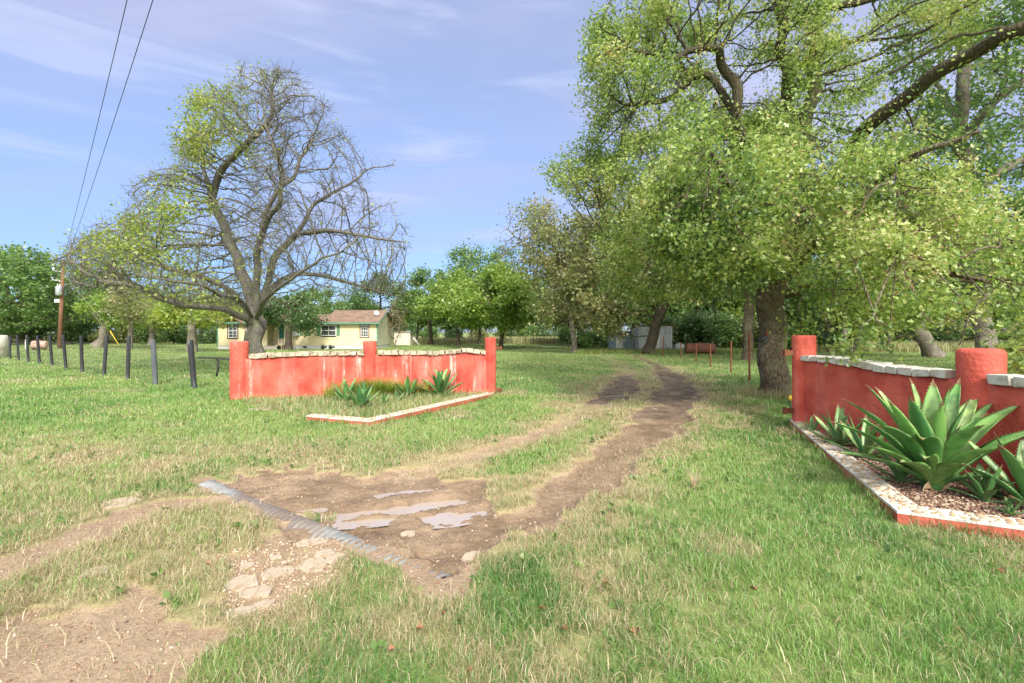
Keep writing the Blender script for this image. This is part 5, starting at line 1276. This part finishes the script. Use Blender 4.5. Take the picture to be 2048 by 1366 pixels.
# --- far wood: a few prototypes, copied
def blob(c, rad, n, sd, floor=.8):
    rg = np.random.default_rng(sd); v = rg.normal(0, 1, (n, 3)); v /= np.linalg.norm(v, axis=1)[:, None]; v *= rg.random((n, 1)) ** .33; p = np.array(c) + v * np.array(rad); p[:, 2] = np.maximum(p[:, 2], floor); return p
def proto(sd, h, w, leaf, nl, low, size=.42):
    rg = np.random.default_rng(sd); bl = [blob((rg.uniform(-.2, .2) * w, rg.uniform(-.2, .2) * w, h * z), (w * q, w * q, h * .22), 190, sd + j, low) for j, (z, q) in enumerate(((.45, .5), (.62, .46), (.8, .32), (.5, .36)))]
    return tree('wood_tree', None, [([(0, 0, -.1), (.1, 0, h * .2), (.0, .1, h * .45), (.2, 0, h * .7)], .2, .08)], np.concatenate(bl), .24, 'bark_dark', leaf, nl, size, sd + 300, step=.7, infl=6, kill=1.3, rt=.02, spread=.5, twig=(1, .6, 1), clump=1.1)
PT = [proto(81, 10, 6.5, 'leaf_green', 7500, 1.6), proto(82, 9, 6, 'leaf_dark', 7500, 1.2), proto(83, 11, 6.5, 'leaf_olive', 7000, 2.0), proto(84, 9.5, 6, 'leaf_green', 6500, 1.0), proto(85, 8, 5.6, 'leaf_lime', 6000, 1.4)]
def shrub_proto(sd, leaf, w, h, nl=3200, size=.24):
    return tree('bush', None, [([(0, 0, -.05), (0, 0, .3), (.1, 0, h * .5)], .07, .04), ([(0, 0, .1), (w * .25, .1, h * .5)], .05, .02), ([(0, 0, .1), (-w * .25, -.1, h * .5)], .05, .02)], blob((0, 0, h * .48), (w * .5, w * .42, h * .5), 230, sd, .15), .09, 'bark_dark', leaf, nl, size, sd + 300,
                step=.28, infl=3, kill=.5, rt=.012, spread=.26, twig=(1, .3, 1), cat='bush', clump=.8)
PS = [shrub_proto(91, 'leaf_dark', 4.6, 3.0), shrub_proto(92, 'leaf_green', 4.2, 2.6), shrub_proto(93, 'leaf_dark', 5.0, 3.8), shrub_proto(94, 'leaf_olive', 4.2, 2.4)]
used = set()
def place(pr, x, y, s, label, group, cat, sz=1.0):
    o = pr if pr.name not in used else copy_tree(pr)
    used.add(pr.name if o is pr else '')
    o.location = (x, y, 0); o.rotation_euler = (0, 0, random.uniform(0, 6.28)); o.scale = (s, s, s * sz); tag(o, label, cat, group); return o
WOOD = 'trees of the far wood'; UND = 'bushes of the far undergrowth'
WL = 'leafy tree standing in the far wood that closes the view'; UL = 'dense green bush in the undergrowth below the far wood'
rows = []
for px in range(-260, 440, 48): rows.append((px + random.uniform(-14, 14), random.uniform(68, 84), random.uniform(.75, .95)))
for px in range(440, 800, 62): rows.append((px + random.uniform(-14, 14), random.uniform(74, 90), random.uniform(.62, .8)))
for px in range(800, 1170, 36): rows.append((px + random.uniform(-10, 10), random.uniform(95, 120), random.uniform(.75, 1.0)))
for px in (1150, 1195, 1240, 1290, 1340, 1390, 1440, 1490, 1540, 1600, 1650, 1700): rows.append((px + random.uniform(-10, 10), random.uniform(47, 58), random.uniform(.85, 1.15)))
for px in range(1150, 2500, 62): rows.append((px + random.uniform(-14, 14), random.uniform(60, 74), random.uniform(1.0, 1.35)))
for i, (px, Y_, s) in enumerate(rows): place(PT[(i * 3 + i // 5) % 5], (px - CX) / F * Y_, Y_, s, WL, WOOD, 'tree', random.uniform(.9, 1.1))
sh = []
for px in range(-220, 440, 40): sh.append((px + random.uniform(-10, 10), random.uniform(60, 67), random.uniform(.8, 1.15)))
for px in range(440, 1010, 52): sh.append((px + random.uniform(-10, 10), random.uniform(72, 90), random.uniform(.7, 1.0)))
for px in range(1010, 1150, 24): sh.append((px + random.uniform(-8, 8), random.uniform(94, 104), random.uniform(.8, 1.1)))
for px in range(1160, 1240, 26): sh.append((px + random.uniform(-6, 6), random.uniform(40, 46), random.uniform(.6, .95)))
for px in range(1345, 1640, 30): sh.append((px + random.uniform(-8, 8), random.uniform(38, 43), random.uniform(.8, 1.15)))
for px in range(1650, 2450, 44): sh.append((px + random.uniform(-10, 10), random.uniform(50, 60), random.uniform(.8, 1.2)))
for i, (px, Y_, s) in enumerate(sh): place(PS[(i * 3 + i // 4) % 4], (px - CX) / F * Y_, Y_, s, UL, UND, 'bush', random.uniform(.85, 1.15))
# ------------------------------------------------------------------ grass
def make_grass(name, label, n_bands, seed, region=None):
    rg = np.random.default_rng(seed); PP = []
    for (y0, y1, dens, hh, ww) in n_bands:
        # area of the seen wedge with a margin
        m_ = 2.0; n = int(dens * (1.18 * (y1 ** 2 - y0 ** 2) + 2 * m_ * (y1 - y0))); y = y0 + (y1 - y0) * rg.random(n * 2); y = y[rg.random(n * 2) < (1.18 * y + m_) / (1.18 * y1 + m_)][:n]; n = len(y); x = (rg.random(n) * 2 - 1) * (1.18 * y + m_)
        PP.append(np.stack([x, y, np.full(n, hh), np.full(n, ww)], 1))
    A = np.concatenate(PP); x, y = A[:, 0], A[:, 1]; mk = masks(x, y); dirt, wet, dry, rut, pool = mk
    cl = fbm(x, y, .13, 201, 2); cl2 = fbm(x, y, .5, 207, 2)
    keep = rg.random(len(x)) < np.clip((1 - sst(.1, .75, dirt)) * (.8 + 1.1 * cl + .35 * cl2), 0.0, 1)
    keep |= (rg.random(len(x)) < .13 * (1 + cl2)) & (dirt > .4) & (wet < .4)
    keep &= poly_sd(x, y, RBED) > .0
    eld = seg_d(x, y, EDG); keep &= eld > .9
    # nothing grows inside walls, pillars, trunks
    for (a, b) in ((gl, wl), (gr, wr)):
        ab = np.array([b.x - a.x, b.y - a.y]); t = np.clip(((x - a.x) * ab[0] + (y - a.y) * ab[1]) / (ab ** 2).sum(), 0, 1); keep &= np.hypot(x - a.x - t * ab[0], y - a.y - t * ab[1]) > .12
    keep &= ~((x > -27.5) & (x < -12.5) & (y > 41.5 + (x + 26.9) * .085) & (y < 51))
    pd = seg_d(x, y, PIPE); keep &= pd > .95
    A = A[keep]; x, y = x[keep], y[keep]; dirt, wet, dry, rut, pool = [m_[keep] for m_ in mk]; cl2 = cl2[keep]; n = len(x)
    z = height(x, y, (dirt, wet, dry, rut, pool)); 
    inb = poly_sd(x, y, LBED) < 0
    tall = 1 + .9 * inb + .8 * (np.abs(eld[keep] - 1.2) < .35) + .5 * np.clip(cl2, 0, 1)
    ln = A[:, 2] * rg.uniform(.45, 1.35, n) * tall * (1 - .5 * sst(.1, .6, dirt)); w = A[:, 3] * rg.uniform(.6, 1.3, n)
    az = rg.uniform(0, 2 * PI, n) + 1.6 * cl2; lean = rg.beta(1.6, 1.2, n) * 1.6
    d = np.stack([np.cos(az), np.sin(az)], 1); 
    s = np.stack([-d[:, 1], d[:, 0]], 1); ra = rg.uniform(0, PI, n); s = s * np.cos(ra)[:, None] * 1 + d * np.sin(ra)[:, None] * .4; s /= np.linalg.norm(s, axis=1)[:, None]
    b = np.stack([x, y, z - .006], 1); l1 = lean * .45; l2 = np.minimum(lean * 1.25, 1.62)
    up = lambda a: np.stack([d[:, 0] * np.sin(a), d[:, 1] * np.sin(a), np.cos(a)], 1)
    m1 = b + up(l1) * (ln * .5)[:, None]; daz = rg.normal(0, .9, n); d = np.stack([d[:, 0] * np.cos(daz) - d[:, 1] * np.sin(daz), d[:, 0] * np.sin(daz) + d[:, 1] * np.cos(daz)], 1); tp = m1 + up(l2) * (ln * .55)[:, None]; tp[:, 2] = np.maximum(tp[:, 2], z + .004)
    s3 = np.concatenate([s, np.zeros((n, 1))], 1) * (w / 2)[:, None]
    V_ = np.stack([b - s3, b + s3, m1 + s3 * .8, m1 - s3 * .8, tp], 1)
    k = np.arange(n) * 5
    loops = np.stack([k, k + 1, k + 2, k + 3, k + 3, k + 2, k + 4], 1).reshape(-1); st = (np.arange(n)[:, None] * 7 + np.array([0, 4])[None]).reshape(-1)
    g1, g2, g3 = np.array([.075, .20, .035]), np.array([.18, .36, .065]), np.array([.33, .45, .13]); s1, s2 = np.array([.40, .32, .17]), np.array([.56, .49, .31])
    t = np.clip(.5 + .5 * fbm(x, y, .7, 211, 2) + .4 * fbm(x, y, 3.5, 213, 2) + rg.normal(0, .2, n), 0, 1)[:, None]
    g = np.where(t < .5, g1 + (g2 - g1) * t * 2, g2 + (g3 - g2) * (t - .5) * 2)
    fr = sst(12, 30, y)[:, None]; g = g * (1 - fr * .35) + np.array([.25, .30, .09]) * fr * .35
    pd_ = np.clip(dry * .95 + .09 + .3 * inb, 0, .9)
    isd_ = rg.random(n) < pd_; sc = s1 + (s2 - s1) * rg.random((n, 1)); c = np.where(isd_[:, None], sc, g * rg.uniform(.8, 1.2, (n, 1)))
    half = (rg.random(n) < .3 * pd_) & ~isd_; c[half] = c[half] * .5 + sc[half] * .5
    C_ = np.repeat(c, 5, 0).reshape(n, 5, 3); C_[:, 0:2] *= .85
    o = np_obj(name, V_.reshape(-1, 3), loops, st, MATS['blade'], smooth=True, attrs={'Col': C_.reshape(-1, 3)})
    return tag(o, label, 'grass', None, 'stuff')
def seg_d_w(x, y, pts):
    P = np.array([p[:2] for p in pts]); best = np.full(x.shape, 1e9)
    for i in range(len(P) - 1):
        a, b = P[i], P[i + 1]; ab = b - a; t = np.clip(((x - a[0]) * ab[0] + (y - a[1]) * ab[1]) / (ab ** 2).sum(), 0, 1)
        best = np.minimum(best, np.hypot(x - a[0] - t * ab[0], y - a[1] - t * ab[1]))
    return best
_old = seg_d
EDG, PIPE = 'E', 'P'
elc = [((inL[i][0] + (EL[::-1])[i][0]) / 2, (inL[i][1] + (EL[::-1])[i][1]) / 2) for i in range(len(EL))]
erc = [((inR[i][0] + ER[i][0]) / 2, (inR[i][1] + ER[i][1]) / 2) for i in range(len(ER))]
def seg_d(x, y, pts):
    if isinstance(pts, str):
        if pts == 'E': return np.minimum(seg_d_w(x, y, elc), seg_d_w(x, y, erc)) / .11
        return seg_d_w(x, y, [gp(414, 962), gp(882, 1146)]) / .12
    return _old(x, y, pts)
make_grass('grass', 'short green and straw coloured grass all over the verge and lawn', [(1.3, 3.2, 9500, .078, .0036), (3.2, 5, 6000, .082, .0046), (5, 8, 2600, .078, .0075), (8, 13, 1050, .085, .012), (13, 20, 380, .09, .020), (20, 34, 150, .075, .035), (34, 62, 40, .065, .06)], 301)
def tuft(name, label, cat, pts, ln, w, cols, seed, kind=None, lean=(0, .9), group=None):
    rg = np.random.default_rng(seed); n = len(pts); p = np.asarray(pts, float); az = rg.uniform(0, 2 * PI, n); le = rg.uniform(lean[0], lean[1], n); L = ln * rg.uniform(.5, 1.15, n); d = np.stack([np.cos(az), np.sin(az)], 1)
    a = p; rows = []; s = np.stack([-d[:, 1], d[:, 0], np.zeros(n)], 1) * w / 2; q = a.copy(); rows += [a - s, a + s]
    for k in range(3):
        an = le * (.4 + .5 * k); q = q + np.stack([d[:, 0] * np.sin(an), d[:, 1] * np.sin(an), np.cos(an)], 1) * (L / 3)[:, None]
        if k < 2: rows += [q - s * (1 - .3 * k), q + s * (1 - .3 * k)]
        else: rows.append(q)
    V_ = np.stack(rows, 1); k = np.arange(n) * 7; loops = np.stack([k, k + 1, k + 3, k + 2, k + 2, k + 3, k + 5, k + 4, k + 4, k + 5, k + 6], 1).reshape(-1); st = (np.arange(n)[:, None] * 11 + np.array([0, 4, 8])[None]).reshape(-1)
    c0, c1 = np.array(cols[0]), np.array(cols[1]); c = c0 + (c1 - c0) * rg.random((n, 1)); base = np.array([p[:, 0].mean(), p[:, 1].mean(), 0])
    o = np_obj(name, V_.reshape(-1, 3) - base, loops, st, MATS['blade'], attrs={'Col': np.repeat(c, 7, 0)}); o.location = base
    return tag(o, label, cat, group, kind)
# tall dry grass strips
rg = np.random.default_rng(401)
def strip(n, px0, px1, y0, y1):
    Y_ = rg.uniform(y0, y1, n); P_ = rg.uniform(px0, px1, n); return np.stack([(P_ - CX) / F * Y_, Y_, np.zeros(n)], 1)
tuft('tall_grass', 'tall pale dry grass along the foot of the far wood on the right', 'grass', strip(26000, 1600, 2300, 36, 50), .75, .045, ((.20, .24, .08), (.46, .42, .20)), 402, 'stuff', (0, .6))
tuft('tall_grass', 'yellowish tall grass of the pasture seen through the central gap', 'grass', strip(16000, 820, 1170, 62, 95), .8, .07, ((.22, .25, .08), (.50, .44, .22)), 403, 'stuff', (0, .5))
tuft('weeds', 'yellow-green weeds growing round the tin sheds and rusty tank', 'weeds', strip(12000, 1150, 1560, 32.5, 38), .35, .035, ((.10, .19, .04), (.36, .40, .10)), 404, 'stuff', (0, .8))
pts = []
for cx_, cy_, rr, n in ((768, 786, .34, 1500), (735, 796, .26, 600), (806, 792, .22, 500), (672, 802, .2, 350), (840, 792, .2, 300)):
    x, y, _ = gp(cx_, cy_, 0); a = rg.uniform(0, 2 * PI, n); r = rr * np.sqrt(rg.random(n)); pts.append(np.stack([x + r * np.cos(a) * 1.5, np.minimum(y + r * np.sin(a), 11.05), np.full(n, .0)], 1))
tuft('weeds', 'feathery yellow-green weeds in the middle of the left bed', 'weeds', np.concatenate(pts), .52, .008, ((.12, .24, .03), (.36, .46, .06)), 405, 'stuff', (.1, 1.1))
n = 11000; qx = rg.uniform(-6.2, -.6, n); qy = rg.uniform(7.8, 11.7, n); k = poly_sd(qx, qy, LBED) < -.05; wdl = seg_d_w(qx, qy, [(gl.x, gl.y), (wl.x, wl.y)]); k &= wdl > .15; 
tuft('weeds', 'dry straw-coloured weeds filling the left cobble edged bed', 'weeds', np.stack([qx[k], qy[k], np.zeros(k.sum())], 1), .24, .006, ((.16, .27, .06), (.56, .48, .26)), 406, 'stuff', (.3, 1.5))
# long grass at the foot of the oak and posts
a = rg.uniform(0, 2 * PI, 1500); r = .5 + rg.exponential(.16, 1500); bx, by, _ = gp(1545, 791)
tuft('tall_grass', 'dry longer grass round the foot of the big oak trunk', 'grass', np.stack([bx + r * np.cos(a), by + r * np.sin(a), np.zeros(1500)], 1), .26, .008, ((.25, .27, .09), (.56, .47, .27)), 407, 'stuff', (0, .9))
# dry straw clump right of the track
x, y, _ = gp(1388, 975); m_ = rg.normal(0, .014, (46, 2))
o = tuft('straw_clump', 'single clump of long dry straw stalks in the grass beside the track', 'straw', np.stack([x + m_[:, 0], y + m_[:, 1], np.zeros(46)], 1), .30, .004, ((.50, .38, .22), (.62, .52, .34)), 408, None, (.55, 1.3))
# fallen leaves
FL = [(1135, 1268), (1205, 1172), (1078, 1222), (922, 1190), (888, 1234), (846, 1262), (1272, 1260), (940, 1350), (790, 1300), (1068, 1155), (1992, 1142), (422, 1130), (1700, 1346), (1500, 1180)]
for i, (px, py) in enumerate(FL):
    x, y, _ = gp(px, py, .04); m = MB(); s = random.uniform(.03, .05); tv = LEAFO[0] * s; m.add([(a, b * 1.6, c * 3 + .008 * math.sin(a * 90)) for a, b, c in tv], [tuple(q) for q in LEAFO[1]])
    o = m.build('fallen_leaf', MATS['dead_leaf'], None, True); o.location = (x, y, gz(x, y) + .045); o.rotation_euler = (random.uniform(-.4, .4), random.uniform(-.4, .4), random.uniform(0, 6)); tag(o, 'fallen brown oak leaf lying on the grass', 'leaf', 'fallen leaves on the grass')

# broad-leaved weeds in the turf
rg = np.random.default_rng(501); n = 420; y = np.sqrt(rg.random(n) * (81 - 3) + 3); x = (rg.random(n) * 2 - 1) * 1.15 * y; mk = masks(x, y); k = (mk[0] < .3) & (poly_sd(x, y, RBED) > .2) & (poly_sd(x, y, LBED) > .1); x, y = x[k], y[k]; n = len(x); z = height(x, y)
C_ = np.repeat(np.stack([x, y, z + .025], 1), 7, 0) + rg.normal(0, .018, (n * 7, 3)) * np.array([1, 1, .5]); v, fl, st, k = leaf_cloud(C_, .05, LEAF4, rg, .35, 2.0, 0.0)
tag(np_obj('broadleaf_weeds', v, fl, st, MATS['leaf_green'], attrs={'tint': np.repeat(rg.random(len(C_)), k)}), 'small broad-leaved weeds scattered through the turf', 'weeds', None, 'stuff')
n = 6500; y = np.sqrt(rg.random(n) * (64 - 3) + 3); x = (rg.random(n) * 2 - 1) * 1.15 * y; k = (poly_sd(x, y, RBED) > .1) & (masks(x, y)[1] < .75); x, y = x[k], y[k]
tuft('straw_litter', 'loose dry straw and clippings lying on turf and dirt', 'straw', np.stack([x, y, height(x, y) + .012], 1), .13, .004, ((.40, .31, .18), (.62, .53, .35)), 502, 'stuff', (1.42, 1.55))

# ------------------------------------------------------------------ light, sky, camera
SUN_EL, SUN_AZ = math.radians(42), math.radians(14)       # the sun stands behind the camera, a little to the right
sdir = Vector((math.sin(SUN_AZ) * math.cos(SUN_EL), -math.cos(SUN_AZ) * math.cos(SUN_EL), math.sin(SUN_EL)))
sl = bpy.data.lights.new('sun', 'SUN'); sl.energy = 2.8; sl.angle = math.radians(8); sl.color = (1, .95, .86)
so = bpy.data.objects.new('sun', sl); so.rotation_euler = sdir.to_track_quat('Z', 'Y').to_euler(); COL.objects.link(so)
w = bpy.data.worlds.new('World'); scn.world = w; w.use_nodes = True; nt = w.node_tree; nt.nodes.clear()
t = NT.__new__(NT); t.t = nt
out = t.n('ShaderNodeOutputWorld'); bg = t.n('ShaderNodeBackground'); bg.inputs['Strength'].default_value = .138
sky = t.n('ShaderNodeTexSky', sky_type='NISHITA'); sky.sun_disc = False; sky.sun_elevation = SUN_EL; sky.sun_rotation = math.atan2(sdir.x, sdir.y); sky.air_density = 1.0; sky.dust_density = .6; sky.ozone_density = 2.0
tc = t.n('ShaderNodeTexCoord'); sep = t.n('ShaderNodeSeparateXYZ'); t.l(tc.outputs['Generated'], sep.inputs[0])
zz = t.math('ADD', t.math('MAXIMUM', sep.outputs['Z'], 0.0), .12)
cb = t.n('ShaderNodeCombineXYZ'); t.l(t.math('DIVIDE', sep.outputs['X'], zz), cb.inputs[0]); t.l(t.math('DIVIDE', sep.outputs['Y'], zz), cb.inputs[1])
mp = t.n('ShaderNodeMapping'); mp.inputs['Rotation'].default_value = (0, 0, .35); mp.inputs['Scale'].default_value = (.35, 1.1, 1); t.l(cb.outputs[0], mp.inputs['Vector'])
n1 = t.noise(mp.outputs[0], 1.1, 5, .55, .6); n2 = t.noise(mp.outputs[0], .45, 3, .5, .3)
cf = t.math('ADD', t.math('MULTIPLY', t.sm(n1, .42, .66), .55), t.math('MULTIPLY', t.sm(n2, .38, .62), .5))
up = t.sm(sep.outputs['Z'], .0, .55)
cf = t.math('MULTIPLY', cf, t.math('ADD', .35, t.math('MULTIPLY', up, .75)), True)
cf = t.math('ADD', t.math('MULTIPLY', cf, .9), t.math('ADD', .16, t.math('MULTIPLY', up, .26)), True)
hz_ = t.ramp(t.math('MAXIMUM', sep.outputs['Z'], 0.0), [(0, (.30, .42, .60)), (.12, (.42, .56, .78)), (.4, (.80, .88, 1.0)), (.8, (1, 1, 1))])
col = t.mix(cf, t.mix(1.0, sky.outputs[0], hz_, 'MULTIPLY'), (2.25, 2.4, 3.5))
# thin streaks low in the sky
cb2 = t.n('ShaderNodeCombineXYZ'); t.l(sep.outputs['X'], cb2.inputs[0]); t.l(t.math('MULTIPLY', sep.outputs['Z'], 9.0), cb2.inputs[1]); t.l(sep.outputs['Y'], cb2.inputs[2])
n3 = t.noise(cb2.outputs[0], 2.2, 5, .55, .5)
col = t.mix(t.math('MULTIPLY', t.sm(n3, .50, .72), .42), col, (2.9, 3.2, 4.3))
# broad sky glow round the sun, added as soft fill from behind the camera
vm = t.n('ShaderNodeVectorMath', operation='DOT_PRODUCT'); t.l(tc.outputs['Generated'], vm.inputs[0]); vm.inputs[1].default_value = tuple(sdir)
dt = t.math('MAXIMUM', vm.outputs['Value'], 0.0)
col = t.mix(t.sm(dt, .15, 1.0), col, (11.5, 11, 10.2))
t.l(col, bg.inputs['Color']); t.l(bg.outputs[0], out.inputs['Surface'])
cam = bpy.data.cameras.new('camera'); co = bpy.data.objects.new('camera', cam); COL.objects.link(co); co.location = (0, 0, H); co.rotation_euler = (PI / 2, 0, 0)
cam.sensor_width = 36; cam.lens = F / 2048 * 36; cam.shift_y = (YH - 683) / 2048; cam.clip_start = .05; cam.clip_end = 3000; scn.camera = co
scn.render.engine = 'CYCLES'; scn.render.resolution_x = 1024; scn.render.resolution_y = 683
scn.view_settings.view_transform = 'Standard'; scn.view_settings.look = 'None'; scn.view_settings.exposure = .9; scn.view_settings.gamma = 1
scn.cycles.max_bounces = 8; scn.cycles.diffuse_bounces = 5; scn.cycles.transmission_bounces = 4; scn.cycles.glossy_bounces = 2; scn.cycles.use_adaptive_sampling = True; scn.cycles.adaptive_threshold = .02
